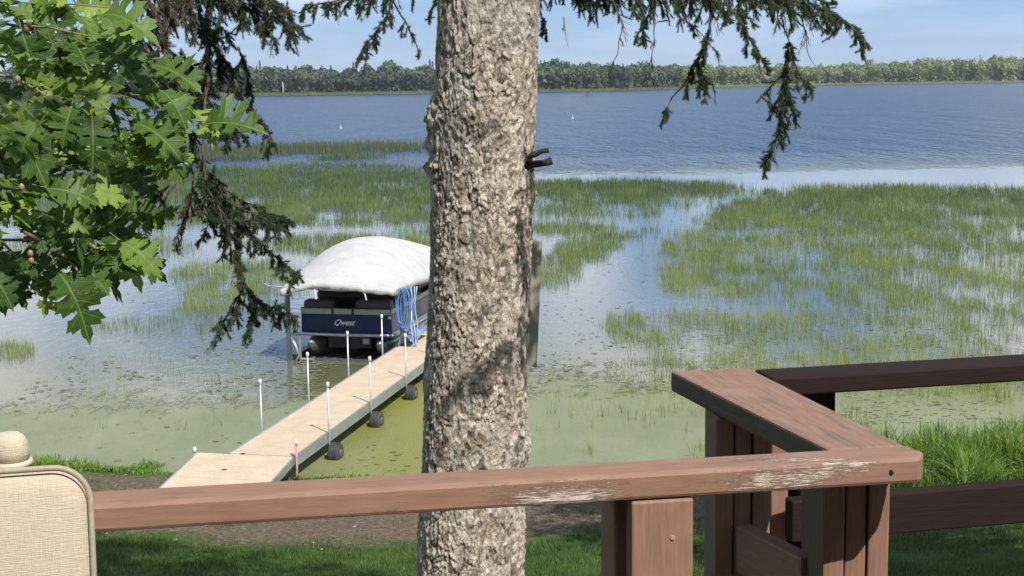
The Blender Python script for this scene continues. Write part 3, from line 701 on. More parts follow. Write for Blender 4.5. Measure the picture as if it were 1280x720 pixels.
# canopy of white vinyl
vm, nt, b, o_ = mat('white_vinyl'); v = mapping(nt, (1, 1, 1)); n1 = noise(nt, v, 2.5, 5, .6); n2 = noise(nt, mapping(nt, (1, 3, 1)), 3.5, 4, .6, 1.0)
nt.links.new(ramp(nt, n1.outputs[0], [(.3, (.45, .45, .445)), (.6, (.52, .52, .51))]).outputs[0], b.inputs['Base Color']); b.inputs['Roughness'].default_value = .45
bump(nt, b, n2.outputs[0], .035)
NU, NV = 72, 90
U = np.linspace(-1, 1, NU); Vv = np.linspace(0, 1, NV); UU, VV = np.meshgrid(U, Vv)
CLN = 6.0
xh = (LW + .62) / 2
frontf = np.clip(VV * CLN / 2.1, 0, 1); backf = np.clip((1 - VV) * CLN / 4.4, 0, 1)
endf = np.sin(frontf * math.pi / 2) ** 1.05 * np.sin(backf * math.pi / 2) ** .8
Zc = .06 + .88 * np.clip(1 - np.abs(UU) ** 1.9, 0, 1) ** .95 * (.16 + .84 * endf)
# bows every .35 m leave ribs, cloth sags between
Zc += .034 * np.cos(VV * CLN / .36 * 2 * math.pi) * (1 - np.abs(UU) ** 4) * np.clip(frontf * 2 - .8, 0, 1)
wr = fbm(UU * 5 + 3, VV * 12, 201, 4) - .5
Zc += wr * .03 * (1 - np.abs(UU)) * np.clip(1.4 - frontf, .15, 1)
Zc -= .10 * np.clip(.12 - VV, 0, .12) / .12 * (.4 + .6 * np.sin(UU * 2.2 + .7) ** 2)
Xc_ = LW / 2 - .0 + UU * (LW / 2 - .02 + .22 * np.clip(VV * 3, 0, 1)); Yc_ = -.5 + VV * CLN
CV = np.stack([Xc_, Yc_, LH + Zc], -1)
# scalloped skirts hanging on all edges
def skirt(edge, outx, outy):
    n = len(edge); t_ = np.arange(n); drop = .125 + .022 * np.abs(np.sin(t_ * .33)) + .012 * np.sin(t_ * .21 + 1)
    lo_ = edge.copy(); lo_[:, 2] -= drop; lo_[:, 0] += outx * (.012 + .008 * np.sin(t_ * .5)); lo_[:, 1] += outy * .02
    return lo_
rows = [CV.reshape(-1, 3)]; faces = []
ii = np.arange(NU * NV).reshape(NV, NU)
faces.append(np.stack([ii[:-1, :-1], ii[:-1, 1:], ii[1:, 1:], ii[1:, :-1]], -1).reshape(-1, 4))
base = NU * NV
for edge_i, ox, oy in ((ii[:, 0], -1, 0), (ii[:, -1], 1, 0), (ii[0, :], 0, -1), (ii[-1, :], 0, 1)):
    e_ = CV.reshape(-1, 3)[edge_i]; s_ = skirt(e_, ox, oy); rows.append(s_); m_ = len(e_)
    jj = base + np.arange(m_); base += m_
    faces.append(np.stack([edge_i[:-1], edge_i[1:], jj[1:], jj[:-1]], -1))
can = npmesh('lift_canopy', np.concatenate(rows), np.concatenate(faces), vm, None, True)
bmc = bmesh.new(); bmc.from_mesh(can.data); bmesh.ops.recalc_face_normals(bmc, faces=bmc.faces)
if sum(f.normal.z * f.calc_area() for f in bmc.faces) < 0: bmesh.ops.reverse_faces(bmc, faces=bmc.faces)
bmc.to_mesh(can.data); bmc.free()
can.matrix_world = Mb; sl = can.modifiers.new('thick', 'SOLIDIFY'); sl.thickness = .006
sset(can, None, 'white vinyl canopy stretched over the boat lift', 'canopy')
for i_, (x, lab) in enumerate(((.86, 'short white strap hanging from the left of the canopy front edge'), (2.02, 'short white strap hanging from the right of the canopy front edge'))):
    mb = MB(); mb.tube([(x, -.50, LH + .02), (x + .01 + .03 * i_, -.50, LH - .10), (x + .02 + .05 * i_, -.49, LH - .24)], [.016, .018, .014], 6)
    o = mb.build('canopy_strap', M['white'], None); o.matrix_world = Mb; sset(o, None, lab, 'strap')
# boat
BX, BW, BL = .22, 2.46, 6.2
boat = empty('pontoon_boat', 'navy blue pontoon boat with grey seats parked under the white canopy', 'boat'); boat.matrix_world = Mb @ Matrix.Translation((BX - .14, .25, 0))
DK = .60
mb = MB(); mb.box(0, BW, 0, BL, DK - .03, DK + .03); mb.build('deck', M['alu'], boat, bevel=.01)
mb = MB(); mb.tube([(.02, -.03, DK + .02), (BW * .5, -.05, DK + .01), (BW - .02, -.03, DK + .02)], .038, 8); mb.build('bow_rail', M['alu'], boat, True)
for x in (.38, BW - .38):
    mb = MB(); mb.tube([(x, -.12, .44), (x, .1, .36), (x, .5, .30), (x, 1.0, .28), (x, BL - .4, .28), (x, BL - .05, .30)], [.03, .15, .27, .305, .305, .22], 18); mb.build('pontoon', M['pontoon'], boat, True)
mb = MB(); mb.box(.7, BW - .7, .3, BL - .3, .25, DK - .04); mb.build('underskin', M['black'], boat)
FZ = DK + .03
def panel(name, x0, x1, y0, y1, z0, z1, mt, bv=.02): mb = MB(); mb.box(x0, x1, y0, y1, z0, z1); return mb.build(name, mt, boat, bevel=bv)
panel('front_panel', .10, BW - .14, .12, .17, FZ, FZ + .44, M['navy'])
panel('side_panel', .10, .15, .17, BL - .5, FZ, FZ + .44, M['navy']); panel('side_panel', BW - .19, BW - .14, .17, BL - .5, FZ, FZ + .44, M['navy'])
for x0, x1 in ((.11, .86), (.92, 1.36), (1.42, BW - .15)):
    panel('grey_inset', x0, x1, .11, .165, FZ + .445, FZ + .575, M['stripe'], .012)
panel('side_stripe', BW - .185, BW - .135, .17, BL - .5, FZ + .445, FZ + .575, M['stripe']); panel('side_stripe', .095, .145, .17, BL - .5, FZ + .445, FZ + .575, M['stripe'])
panel('trim', .10, BW - .14, .125, .158, FZ + .44, FZ + .60, M['black'], .005)
panel('seat_back', .13, .88, .18, .52, FZ + .36, FZ + .76, M['cushion_grey'], .08); panel('seat_back', 1.42, BW - .16, .18, .52, FZ + .36, FZ + .78, M['cushion_grey'], .08)
panel('side_seat', .16, .62, .5, 3.0, FZ, FZ + .62, M['cushion_grey'], .06); panel('side_seat', BW - .66, BW - .2, .5, 3.0, FZ, FZ + .62, M['cushion_grey'], .06)
panel('console', BW - 1.0, BW - .4, 3.2, 3.9, FZ, FZ + 1.0, M['black'], .08)
panel('mooring_cover', .2, BW - .2, .9, BL - .8, FZ + .62, FZ + .92, M['black'], .12)
panel('stern_seat', .3, BW - .3, 4.6, 5.5, FZ, FZ + .7, M['cushion_grey'], .08)
panel('corner_light', BW - .20, BW - .13, .08, .125, FZ + .36, FZ + .42, M['white'], .01)
# bow lettering, a script word in white
tcu = bpy.data.curves.new('bow_lettering', 'FONT'); tcu.body = 'Qwest'; tcu.size = .19; tcu.shear = .6; tcu.extrude = .003; tcu.offset = .002; tcu.space_character = .95
tcu.materials.append(M['white'])
t0_ = bpy.data.objects.new('lettering_source', tcu); C.objects.link(t0_); bpy.context.view_layer.update()
me_t = bpy.data.meshes.new_from_object(t0_.evaluated_get(bpy.context.evaluated_depsgraph_get())); bpy.data.objects.remove(t0_)
t_ = bpy.data.objects.new('bow_lettering', me_t); C.objects.link(t_); t_.parent = boat; t_.location = (.90, .117, FZ + .19); t_.rotation_euler = (math.pi / 2, 0, 0)
panel('number_plate', 1.62, 1.78, .1, .13, DK - .22, DK - .09, M['stripe'], .01)
# blue hose coil and crumpled tarp at the dock edge
M['hose'] = simple('blue_hose', (.09, .22, .48), .4, var=.25); M['tarp'] = None
hm = MB()
for q in range(5):
    cx = LW + .05 + q * .035; w_ = .10 + .05 * random.random(); top = LH + .02; ln = .75 + .30 * random.random()
    pp = [(cx + w_ * math.sin(a_) + random.uniform(-.01, .01), -.28 + q * .02, top - ln / 2 + ln / 2 * math.cos(a_)) for a_ in np.linspace(0, 2 * math.pi, 22)]
    hm.tube(pp, .013, 6)
o = hm.build('hose_coil', M['hose'], None, True); o.matrix_world = Mb; sset(o, None, 'coiled light blue hose hanging from the canopy edge beside the dock', 'hose')
hm = MB()
for q in range(3):
    cx = LW + .28 + q * .05
    hm.tube([(cx + .03 * math.sin(s_ * 2 + q), -.2 + .03 * q, LH + .05 - s_ * .34) for s_ in np.linspace(0, 4.2, 12)], .014, 6)
o = hm.build('hanging_rope', simple('pale_blue_rope', (.34, .47, .66), .7, var=.2), None, True); o.matrix_world = Mb; sset(o, None, 'pale blue-white ropes hanging down beside the hose coil', 'rope')
tmm, nt, b, o_ = mat('blue_grey_tarp'); v = mapping(nt, (1, 1, 1)); n1 = noise(nt, v, 6, 6, .7, 1)
nt.links.new(ramp(nt, n1.outputs[0], [(.35, (.03, .07, .17)), (.5, (.12, .20, .32)), (.65, (.38, .46, .55))]).outputs[0], b.inputs['Base Color']); b.inputs['Roughness'].default_value = .4
TU, TV = np.meshgrid(np.linspace(0, 1, 40), np.linspace(0, 1, 40))
tz = .34 + .42 * np.exp(-((TU - .75) / .35) ** 2) + (fbm(TU * 6, TV * 5, 301, 4) - .5) * .30 - .35 * (1 - TU)
tx = LW - .42 + TU * .75 + (fbm(TU * 4, TV * 4, 302) - .5) * .1; ty = -.30 + TV * 1.5
ii = np.arange(1600).reshape(40, 40)
o = npmesh('crumpled_tarp', np.stack([tx, ty, tz + .05], -1).reshape(-1, 3), np.stack([ii[:-1, :-1], ii[:-1, 1:], ii[1:, 1:], ii[1:, :-1]], -1).reshape(-1, 4), tmm, None, True)
o.matrix_world = Mb; s_ = o.modifiers.new('t', 'SOLIDIFY'); s_.thickness = .01; sset(o, None, 'crumpled blue and grey tarp heaped between the boat and the dock', 'tarp')

# ------------------------------------------------------------------ deck and railing
ZT = CAMZ - .56; TH = .038; DKZ = CAMZ - 1.51
def plank(name, parent, p0, p1, width, thick, mt, bevel=.004, side=1, zoff=0):
    """p0,p1: front top edge in world; board runs back (side) by width and down by thick. Local X along the board."""
    p0 = Vector(p0); p1 = Vector(p1); d_ = p1 - p0; L_ = d_.length; d_.normalize()
    back = Vector((-d_.y, d_.x, 0)).normalized() * side; up = d_.cross(back) * side
    mb = MB(); mb.box(0, L_, min(0, side * 0 + 0), width, -thick, 0)
    o = mb.build(name, mt, None, bevel=bevel)
    Mx = Matrix((( d_.x, back.x, up.x, p0.x), (d_.y, back.y, up.y, p0.y), (d_.z, back.z, up.z, p0.z + zoff), (0, 0, 0, 1)))
    o.matrix_world = Mx; o.parent = parent; o.matrix_parent_inverse = Matrix()
    return o
def upright(name, parent, corner, xdir, wx, wy, z0, z1, mt, bevel=.004):
    """vertical board; local X is vertical so grain runs up. corner = front left bottom, xdir = unit dir along its front face"""
    xd = Vector(xdir).normalized(); yd = Vector((-xd.y, xd.x, 0))
    mb = MB(); mb.box(0, z1 - z0, -wx, 0, 0, wy)      # local x=up, -y=along front, z=back
    o = mb.build(name, mt, None, bevel=bevel)
    o.matrix_world = Matrix(((0, -xd.x, yd.x, corner[0]), (0, -xd.y, yd.y, corner[1]), (1, 0, 0, z0), (0, 0, 0, 1)))
    o.parent = parent; return o
railing = empty('deck_railing', 'weathered brown wooden deck railing turning a corner on the right', 'railing')
a0 = onz(103, 632, ZT); a1 = onz(1160, 571, ZT)
fd = (a1 - a0).normalized(); aL = a0 - fd * 1.6
bk = Vector((-fd.y, fd.x, 0))
# long front cap, right end with a clipped corner
L_ = (a1 - aL).length
endx = (onz(1174, 578, ZT) - aL).dot(fd)
FW = .072
mb = MB()
prof = [(0, 0), (0, FW), (endx - .002, FW), (endx + .006, .03), (endx - .012, 0)]
mb.prism([(p_[0], p_[1]) for p_ in prof], -.040, 0)
cap = mb.build('rail_cap', M['rail'], None, bevel=.006)
cap.matrix_world = Matrix(((fd.x, bk.x, 0, aL.x), (fd.y, bk.y, 0, aL.y), (0, 0, 1, ZT), (0, 0, 0, 1))); cap.parent = railing
# clip the lower right corner: small wedge is modelled as a separate dark end grain chip
M['_chipx'] = None
# diagonal cap
dq = [onz(838, 463, ZT), onz(935, 458.5, ZT)]
near_l = aL + fd * ((onz(1038, 563, ZT) - aL).dot(fd)) + bk * (FW + .002)
near_r = aL + fd * (endx - .004) + bk * (FW + .002)
dc = (dq[0] + dq[1]) / 2; ndir = ((near_r + near_l) / 2 - dc).normalized()
ldir = Vector((-ndir.y, ndir.x, 0))
pts_ = [near_l, near_r, dq[1], dq[0]]
mb = MB(); mb.prism([((p_ - dc).dot(ndir), (p_ - dc).dot(ldir)) for p_ in pts_], -.040, 0)
o = diag = mb.build('rail_cap', M['rail_plain'], None, bevel=.005); diag.data.materials.append(M['side_shade'])
o.matrix_world = Matrix(((ndir.x, ldir.x, 0, dc.x), (ndir.y, ldir.y, 0, dc.y), (0, 0, 1, ZT - .001), (0, 0, 0, 1))); o.parent = railing
# far cap (dark stain)
b0 = onz(959, 473.6, ZT - .002); b1 = onz(1280, 454.6, ZT - .002); bd = (b1 - b0).normalized()
b0b = b0 + bd * .012
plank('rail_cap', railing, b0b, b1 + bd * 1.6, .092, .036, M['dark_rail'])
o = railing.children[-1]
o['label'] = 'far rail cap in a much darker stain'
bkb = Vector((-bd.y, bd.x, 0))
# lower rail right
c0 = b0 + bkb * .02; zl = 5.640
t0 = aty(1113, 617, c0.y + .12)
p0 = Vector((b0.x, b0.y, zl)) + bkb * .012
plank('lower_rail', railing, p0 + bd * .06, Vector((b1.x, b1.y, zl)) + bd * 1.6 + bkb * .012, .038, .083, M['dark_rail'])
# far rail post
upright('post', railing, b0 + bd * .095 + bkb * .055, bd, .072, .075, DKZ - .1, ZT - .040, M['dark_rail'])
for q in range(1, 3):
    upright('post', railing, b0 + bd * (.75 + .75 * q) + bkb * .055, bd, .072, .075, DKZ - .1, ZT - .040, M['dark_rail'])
# front post: wide sunlit board with darker boards behind its left edge
fy = .002
pl = aL + fd * ((onz(789, 592, ZT) - aL).dot(fd)); pr_ = aL + fd * ((onz(868, 588, ZT) - aL).dot(fd))
pw = (pr_ - pl).length
upright('post_board', railing, pl + bk * .001, fd, pw, .036, DKZ - .12, ZT - .042, M['post'], .004)
upright('post_board', railing, pl - fd * .0165 + bk * .039, fd, .030, .088, DKZ - .12, ZT - .042, M['post'])
upright('post_board', railing, pl + fd * .016 + bk * .039, fd, .036, .088, DKZ - .12, ZT - .042, M['post'])
# left post hidden mostly by the chair, and one beyond the frame
for s_ in (-1.25, -2.35):
    upright('post_board', railing, pl + fd * s_ + bk * .001, fd, pw, .036, DKZ - .12, ZT - .042, M['post'])
# near corner post: three deep boards
Yn_ = 2.185
gl = aty(1029, 640, Yn_ ); gr = aty(1113, 640, Yn_ )
w3 = (gr.x - gl.x) / 3
for q in range(3):
    upright('post_board', railing, Vector((gl.x + q * w3 + .001, gl.y + (.004 if q == 1 else 0), 0)), (1, 0, 0), w3 - .002, .17, DKZ - .12, ZT - .042, M['post'], .003)
# far corner post: three boards
Yf_ = 2.52
hl = aty(894, 600, Yf_); hr = aty(964, 600, Yf_)
w3 = (hr.x - hl.x) / 3
for q in range(3):
    upright('post_board', railing, Vector((hl.x + q * w3 + .001, hl.y + (.004 if q == 1 else 0), 0)), (1, 0, 0), w3 - .002, .15, DKZ - .12, ZT - .042, M['post'], .003)
for q in range(2):
    m0 = aty(941 + 23 * q, 600, 2.76); upright('post_board', railing, Vector((m0.x, m0.y, 0)), (1, 0, 0), .034, .11, DKZ - .12, ZT - .042, M['post'], .003)
# lower rail of the diagonal
q0 = Vector((.398, 2.515, 5.652)); q1 = Vector((.4735, 2.30, 5.662))
plank('lower_rail', railing, q0, q1, .030, .089, M['post'], .004)
# left-facing post and cap sides: shade painted in, with some greenish weathering
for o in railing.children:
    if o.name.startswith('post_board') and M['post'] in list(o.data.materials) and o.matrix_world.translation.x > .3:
        o.data.materials.append(M['side_shade'])
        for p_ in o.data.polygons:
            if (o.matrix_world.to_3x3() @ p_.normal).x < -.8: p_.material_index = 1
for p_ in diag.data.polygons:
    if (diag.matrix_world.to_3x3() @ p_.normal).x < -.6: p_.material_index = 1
# screw heads and a knot hole
mb = MB(); hp = aL + fd * ((onz(1141, 590, ZT) - aL).dot(fd))
kz = ZT - .021
for ang_ in range(1):
    mb.lathe([(.0045, -.0006), (.0045, .0004), (.002, .0006)], 10, Matrix.Translation(hp + Vector((0, 0, -.021))) @ Matrix.Rotation(math.pi / 2, 4, 'X'))
mb.build('screw_hole', M['black'], railing)
mb = MB(); sp0 = pl + fd * (pw * .66) + Vector((0, 0, 0))
mb.lathe([(.0036, -.0004), (.0036, .0009), (.002, .0011)], 12, Matrix.Translation(Vector((sp0.x, sp0.y, aty(847, 672, sp0.y).z))) @ Matrix.Rotation(math.pi / 2, 4, 'X'))
mb.build('screw_head', simple('weathered_wood', (.42, .30, .24), .7), railing)
# deck floor (below the frame)
deck = empty('wooden_deck', 'brown board deck floor carrying the railing', 'deck', (0, 0, DKZ))
for q in range(26):
    mb = MB(); y0 = -1.6 + q * .145; x1 = 2.6; x0 = -3.4
    yc = y0 + .07
    mb.box(x0, x1, y0, y0 + .138, -.036, 0); mb.build('board', M['deck'], deck, bevel=.004, seg=1)
for yj in (-1.6, 2.1):
    mb = MB(); mb.box(-3.4, 2.6, yj, yj + .04, -.25, -.04); mb.build('joist', M['deck'], deck)
for x in (-3.2, -.4, 2.4):
    for y in (-1.4, 2.0):
        mb = MB(); mb.box(x - .07, x + .07, y - .07, y + .07, -2.0, -.25); mb.build('support_post', M['deck'], deck)

# ------------------------------------------------------------------ unseen house behind the viewer, added to cut sky fill
M['added_siding'] = paint_mat('added_brown_siding', (.07, .045, .035), wear=.2)
added_house = empty('added_house', 'unseen brown boarded house behind the deck, added to cut sky light', 'added_house', (-1, -2.4, DKZ))
for q in range(21):
    mb = MB(); mb.box(-8, 7, -.2 - .012 * (q % 2), 0, q * .25 - .2, q * .25 + .045); mb.build('added_siding_board', M['added_siding'], added_house)
mb = MB(); mb.box(-8.4, 7.4, -4, .45, 5.02, 5.12); mb.build('added_roof', M['added_siding'], added_house)
mb = MB(); mb.box(-8, 7, -3.8, -.215, -1.6, 5.0); mb.build('added_wall_core', M['added_siding'], added_house)

# ------------------------------------------------------------------ patio chair
cm, nt, b, o_ = mat('beige_cushion_fabric')
v1 = mapping(nt, (50, 50, 850)); v2 = mapping(nt, (850, 50, 45)); w1 = noise(nt, v1, 1, 3, .6); w2 = noise(nt, v2, 1, 3, .6)
wv = math_(nt, 'ADD', w1.outputs[0], w2.outputs[0]); big = noise(nt, mapping(nt, (1, 1, 1)), 9, 3)
cc = ramp(nt, math_(nt, 'MULTIPLY', wv, .5), [(.34, (.50, .425, .315)), (.66, (.60, .52, .395))]).outputs[0]
nt.links.new(mix(nt, .15, cc, big.outputs[0], 'SOFT_LIGHT'), b.inputs['Base Color']); b.inputs['Roughness'].default_value = .9; bump(nt, b, wv, .0012)
M['fabric'] = cm
M['piping'] = simple('taupe_piping', (.36, .31, .23), .85, var=.12, scale=120)
M['sand'] = simple('sand_frame', (.56, .47, .36), .5, var=.06)
chair = empty('patio_chair', 'beige cushioned patio chair with taupe piping at lower left', 'chair')
CY = 1.62
tr_ = aty(112, 640, CY)
top = aty(40, 585, CY)
W_, H_ = .50, .62
cx_ = tr_.x - W_ / 2 - .006
def cush(name, W, Hh, T, rad, nseg=40):
    """soft pad: rounded rectangle outline in local XZ (x centre, z from top down), puffed in y"""
    outl = []
    for (sx, sz, a0_) in ((1, 1, 0), (-1, 1, 90), (-1, -1, 180), (1, -1, 270)):
        for k_ in range(9):
            a_ = R(a0_ + k_ * 90 / 8); outl.append((sx * (W / 2 - rad) + rad * math.cos(a_), sz * (Hh / 2 - rad) + rad * math.sin(a_)))
    n = len(outl); V = []; rings = [(.955, 0), (.965, .5), (.97, .80), (.965, .88), (.90, .98), (.72, 1.10), (.4, 1.16)]
    Fs = []
    for side in (-1, 1):
        b0_ = len(V)
        for sc_, yy in rings:
            for (x, z) in outl:
                cxn = x * sc_ if sc_ < .9 else x - (1 - sc_) * math.copysign(min(abs(x), W / 2), x)
                V.append((x * sc_, side * yy * T / 2, z * sc_ if True else 0))
        V.append((0, side * T / 2 * 1.18, 0)); c_ = len(V) - 1
        for r_ in range(len(rings) - 1):
            for k_ in range(n):
                a_ = b0_ + r_ * n + k_; b_ = b0_ + r_ * n + (k_ + 1) % n; Fs.append((a_, b_, b_ + n, a_ + n))
        l_ = b0_ + (len(rings) - 1) * n
        for k_ in range(n): Fs.append((l_ + k_, l_ + (k_ + 1) % n, c_))
    mb = MB(); mb.add(V, Fs); return mb, outl
mb, outl = cush('back', W_, H_, .07, .042)
cz = top.z - H_ / 2 + .004
tilt = Matrix.Rotation(R(-9), 4, 'X')
Mc = Matrix.Translation((cx_ + .004, CY, top.z - .006)) @ Matrix.Rotation(R(13), 4, 'Z') @ tilt @ Matrix.Translation((0, 0, -H_ / 2))
o = mb.build('back_cushion', M['fabric'], None, True); o.matrix_world = Mc; o.parent = chair
mb = MB(); pp = [(x * .985, -.034, z * .99) for x, z in outl]; pp.append(pp[0]); mb.tube(pp, .0036, 8, cap=False)
pb = mb.build('piping', M['piping'], None, True); pb.matrix_world = Mc; pb.parent = o; pb.matrix_parent_inverse = o.matrix_world.inverted()
def P_(n_): return None
mb, _ = cush('seat', .52, .50, .11, .05); o = mb.build('seat_cushion', M['fabric'], None, True)
o.matrix_world = Matrix.Translation((cx_, CY - .30, DKZ + .46)) @ Matrix.Rotation(math.pi / 2, 4, 'X'); o.parent = chair
for sx in (-1, 1):
    x = cx_ + sx * .29
    mb = MB(); mb.tube([(x, CY - .56, DKZ), (x, CY - .54, DKZ + .62), (x, CY - .40, DKZ + .66), (x, CY - .02, DKZ + .64)], .016, 10); mb.build('arm', M['sand'], chair, True)
    mb = MB(); mb.tube([(x, CY + .05, DKZ), (x, CY + .0, DKZ + .4), (x * .985 if False else x, CY + .06, DKZ + .8)], .016, 10); mb.build('leg', M['sand'], chair, True)
mb = MB(); mb.box(cx_ - .28, cx_ + .28, CY - .56, CY + .02, DKZ + .37, DKZ + .40); mb.build('seat_frame', M['sand'], chair, bevel=.01)
# covered finial standing behind the cushion
kq = aty(14, 583, CY + .12)
fin = empty('umbrella_finial_post', 'sand coloured rounded post top with a collar behind the beige chair cushion', 'post', (kq.x, kq.y, DKZ))
hz = kq.z - DKZ
mb = MB(); mb.lathe([(.016, 0), (.016, hz - .06), (.019, hz - .05), (.0205, hz + .004)], 24); mb.build('pole', M['sand'], fin, True)
mb = MB(); mb.lathe([(.020, hz + .001), (.0258, hz + .002), (.0268, hz + .005), (.0258, hz + .008), (.021, hz + .009)], 24); mb.build('collar', M['sand'], fin, True)
mb = MB(); prof = [(.0225, hz + .008), (.0225, hz + .020), (.0215, hz + .030), (.018, hz + .038), (.012, hz + .0425), (.004, hz + .044)]
mb.lathe(prof, 28); mb.lathe([(.015, -.028), (.016, 0), (.014, .02), (.006, .028)], 16, Matrix.Translation((-.020, 0, hz + .027)) @ Matrix.Rotation(R(80), 4, 'Y')); mb.build('knob', M['fabric'], fin, True)

# ------------------------------------------------------------------ spruce trunk
TY = 8.0
pb_ = [(588, 720), (592, 600), (595, 480), (598, 400), (601, 300), (604, 200), (608, 100), (611, 0)]
pwid = [136, 131, 127, 126, 124, 124, 123, 122]
cps = [aty(a_, b_, TY) for a_, b_ in pb_]
zk = np.array([c_.z for c_ in cps]); xk = np.array([c_.x for c_ in cps]); rk = np.array([w_ / 2 / F * TY for w_ in pwid]) * .985
ordr = np.argsort(zk); zk, xk, rk = zk[ordr], xk[ordr], rk[ordr]
zbase = float(ground_h(xk[0], TY))
zk = np.concatenate([[zbase - .3, zbase + .25], zk, [9.5, 14, 19]]); slope = (xk[-1] - xk[0]) / (zk[-4] - zk[2])
xk = np.concatenate([[xk[0] - slope * 1.3, xk[0] - slope * 1.0], xk, [xk[-1] + slope * 2.6, xk[-1] + .3, xk[-1] + .3]]); rk = np.concatenate([[rk[0] * 1.5, rk[0] * 1.15], rk, [.225, .13, .02]])
def bark_grid(na, z0, z1, dz):
    A = np.linspace(0, 2 * math.pi, na, endpoint=False); Z = np.arange(z0, z1, dz)
    AA, ZZ = np.meshgrid(A, Z)
    s = AA / (2 * math.pi)
    per = 70
    u = s * per; v_ = ZZ / (2 * math.pi * .28) * per * .72
    wu = (fbm(s * 24, ZZ * 5, 401, 3, 24) - .5) * 3.4; wv_ = (fbm(s * 24, ZZ * 5, 402, 3, 24) - .5) * 3.4
    def vor(u, v_, s0, per):
        iu = np.floor(u); iv = np.floor(v_); F1 = np.full(u.shape, 9.); F2 = F1.copy(); ID = F1 * 0; DX_ = F1 * 0; DV = F1 * 0
        for a_ in (-1, 0, 1):
            for b_ in (-1, 0, 1):
                ci, cj = iu + a_, iv + b_; cm_ = np.mod(ci, per)
                qx = ci + .15 + .7 * hsh(cm_, cj, s0); qy = cj + .15 + .7 * hsh(cm_, cj, s0 + 1)
                d_ = np.hypot(u - qx, v_ - qy); idn = hsh(cm_, cj, s0 + 2)
                c1 = d_ < F1
                F2 = np.where(c1, F1, np.minimum(F2, d_)); ID = np.where(c1, idn, ID); DV = np.where(c1, v_ - qy, DV); DX_ = np.where(c1, u - qx, DX_); F1 = np.where(c1, d_, F1)
        return F1, F2, ID, DX_, DV
    f1, f2, idn, du, dv_ = vor(u + wu, v_ + wv_, 410, per)
    g1, g2, id2, eu, ev = vor((u + wu * .7) * 2 , (v_ + wv_ * .7) * 2.2 , 430, per * 2)
    mm = np.clip((fbm(s * 34, ZZ * 11, 481, 4, 34) - .47) * 7, 0, 1)
    crack = np.clip(mm * .8 + (f2 - f1 + (fbm(s * 90, ZZ * 45, 480, 3, 90) - .5) * .45) / .26, 0, 1); crack2 = np.clip((g2 - g1) / .25 + (1 - mm) * .3, 0, 1)
    tilt_ = -dv_ * (idn - .2) * 1.1 + du * (id2 - .5) * .8
    k1, k2, id3, xu, xv = vor((u + wu * 1.3) * (22 / per), (v_ + wv_ * 1.3) * .22, 490, 22)
    big = np.clip((k2 - k1) / .12, 0, 1)
    m_ = np.clip((fbm(s * 10, ZZ * 3.1, 495, 3, 10) - .30) * 2.6, .12, 1)
    h = ((.002 + .0055 * idn) * crack ** .6 + .0085 * tilt_ * crack) * m_ + .0018 * crack2 * id2 + .007 * big * id3 + .012 * (fbm(s * 8, ZZ * 2.2, 450, 4, 8) - .5) * 1.0 + .0085 * (1 - np.abs(2 * fbm(s * 56, ZZ * 15, 460, 5, 56) - 1) * 2.2) + .004 * (fbm(s * 110, ZZ * 40, 465, 3, 110) - .5)
    tone_ = .55 * idn + .3 * id2 + .3 * (fbm(s * 12, ZZ * 3, 470, 4, 12) - .5)
    tone_ = (tone_ + .12 + .5 * (fbm(s * 60, ZZ * 30, 497, 4, 60) - .5)) * (1 - (.25 + .65 * m_) * (1 - np.clip(crack * 1.3, 0, 1))) * (.70 + .30 * crack2) * (.55 + .45 * big)
    kn = np.zeros_like(h)
    # knots
    for kx, ky, kr in ((592, 150, .075), (625, 174, .06), (601, 548, .055), (648, 240, .03)):
        q = aty(kx, ky, TY - .28); cx0 = np.interp(q.z, zk, xk); r_ = np.interp(q.z, zk, rk)
        sn = np.clip((q.x - cx0) / r_, -1, 1); th = (1.5 * math.pi + math.asin(sn)) % (2 * math.pi)
        dd_ = np.hypot((AA - th) * r_, (ZZ - q.z) * 1.2) / kr
        h += .020 * np.exp(-dd_ ** 2) * (1 + .15 * np.sin(dd_ * 13 + AA * 9)) - .014 * np.exp(-(dd_ / .3) ** 2); kn = np.maximum(kn, np.exp(-dd_ ** 2 * 1.6))
    # lumps on the left outline
    for kx, ky, kr, amp in ((543, 145, .10, .045), (545, 180, .05, .03), (545, 210, .04, .035), (668, 245, .06, .02), (660, 560, .10, .02), (532, 470, .1, .012)):
        q = aty(kx, ky, TY); th = math.pi if kx < 600 else 0
        da = np.minimum(np.abs(AA - th), 2 * math.pi - np.abs(AA - th))
        h += amp * np.exp(-(da / .45) ** 2 - ((ZZ - q.z) / kr) ** 2) * (.6 + .8 * idn)
    rr = np.interp(ZZ, zk, rk) + h; xc = np.interp(ZZ, zk, xk)
    fl_ = np.clip((zbase + .5 - ZZ) / .5, 0, 1); rr = rr * (1 + .18 * fl_ ** 2 * (1 + .6 * np.sin(AA * 5)))
    V = np.stack([xc + rr * np.cos(AA), TY + rr * np.sin(AA), ZZ], -1)
    nzv = len(Z); ii = np.arange(na * nzv).reshape(nzv, na); jn = np.roll(ii, -1, 1)
    Fc = np.stack([ii[:-1], jn[:-1], jn[1:], ii[1:]], -1).reshape(-1, 4)
    return V.reshape(-1, 3), Fc, tone_.ravel(), kn.ravel()
bm_, nt, b, o_ = mat('spruce_bark')
at = N(nt, 'ShaderNodeAttribute', attribute_name='tone'); ak = N(nt, 'ShaderNodeAttribute', attribute_name='knot')
v = mapping(nt, (1, 1, 1)); n1 = noise(nt, v, 5, 5, .6); n2 = noise(nt, v, 60, 5, .7); n3 = noise(nt, mapping(nt, (1, 1, .6)), 2.2, 3)
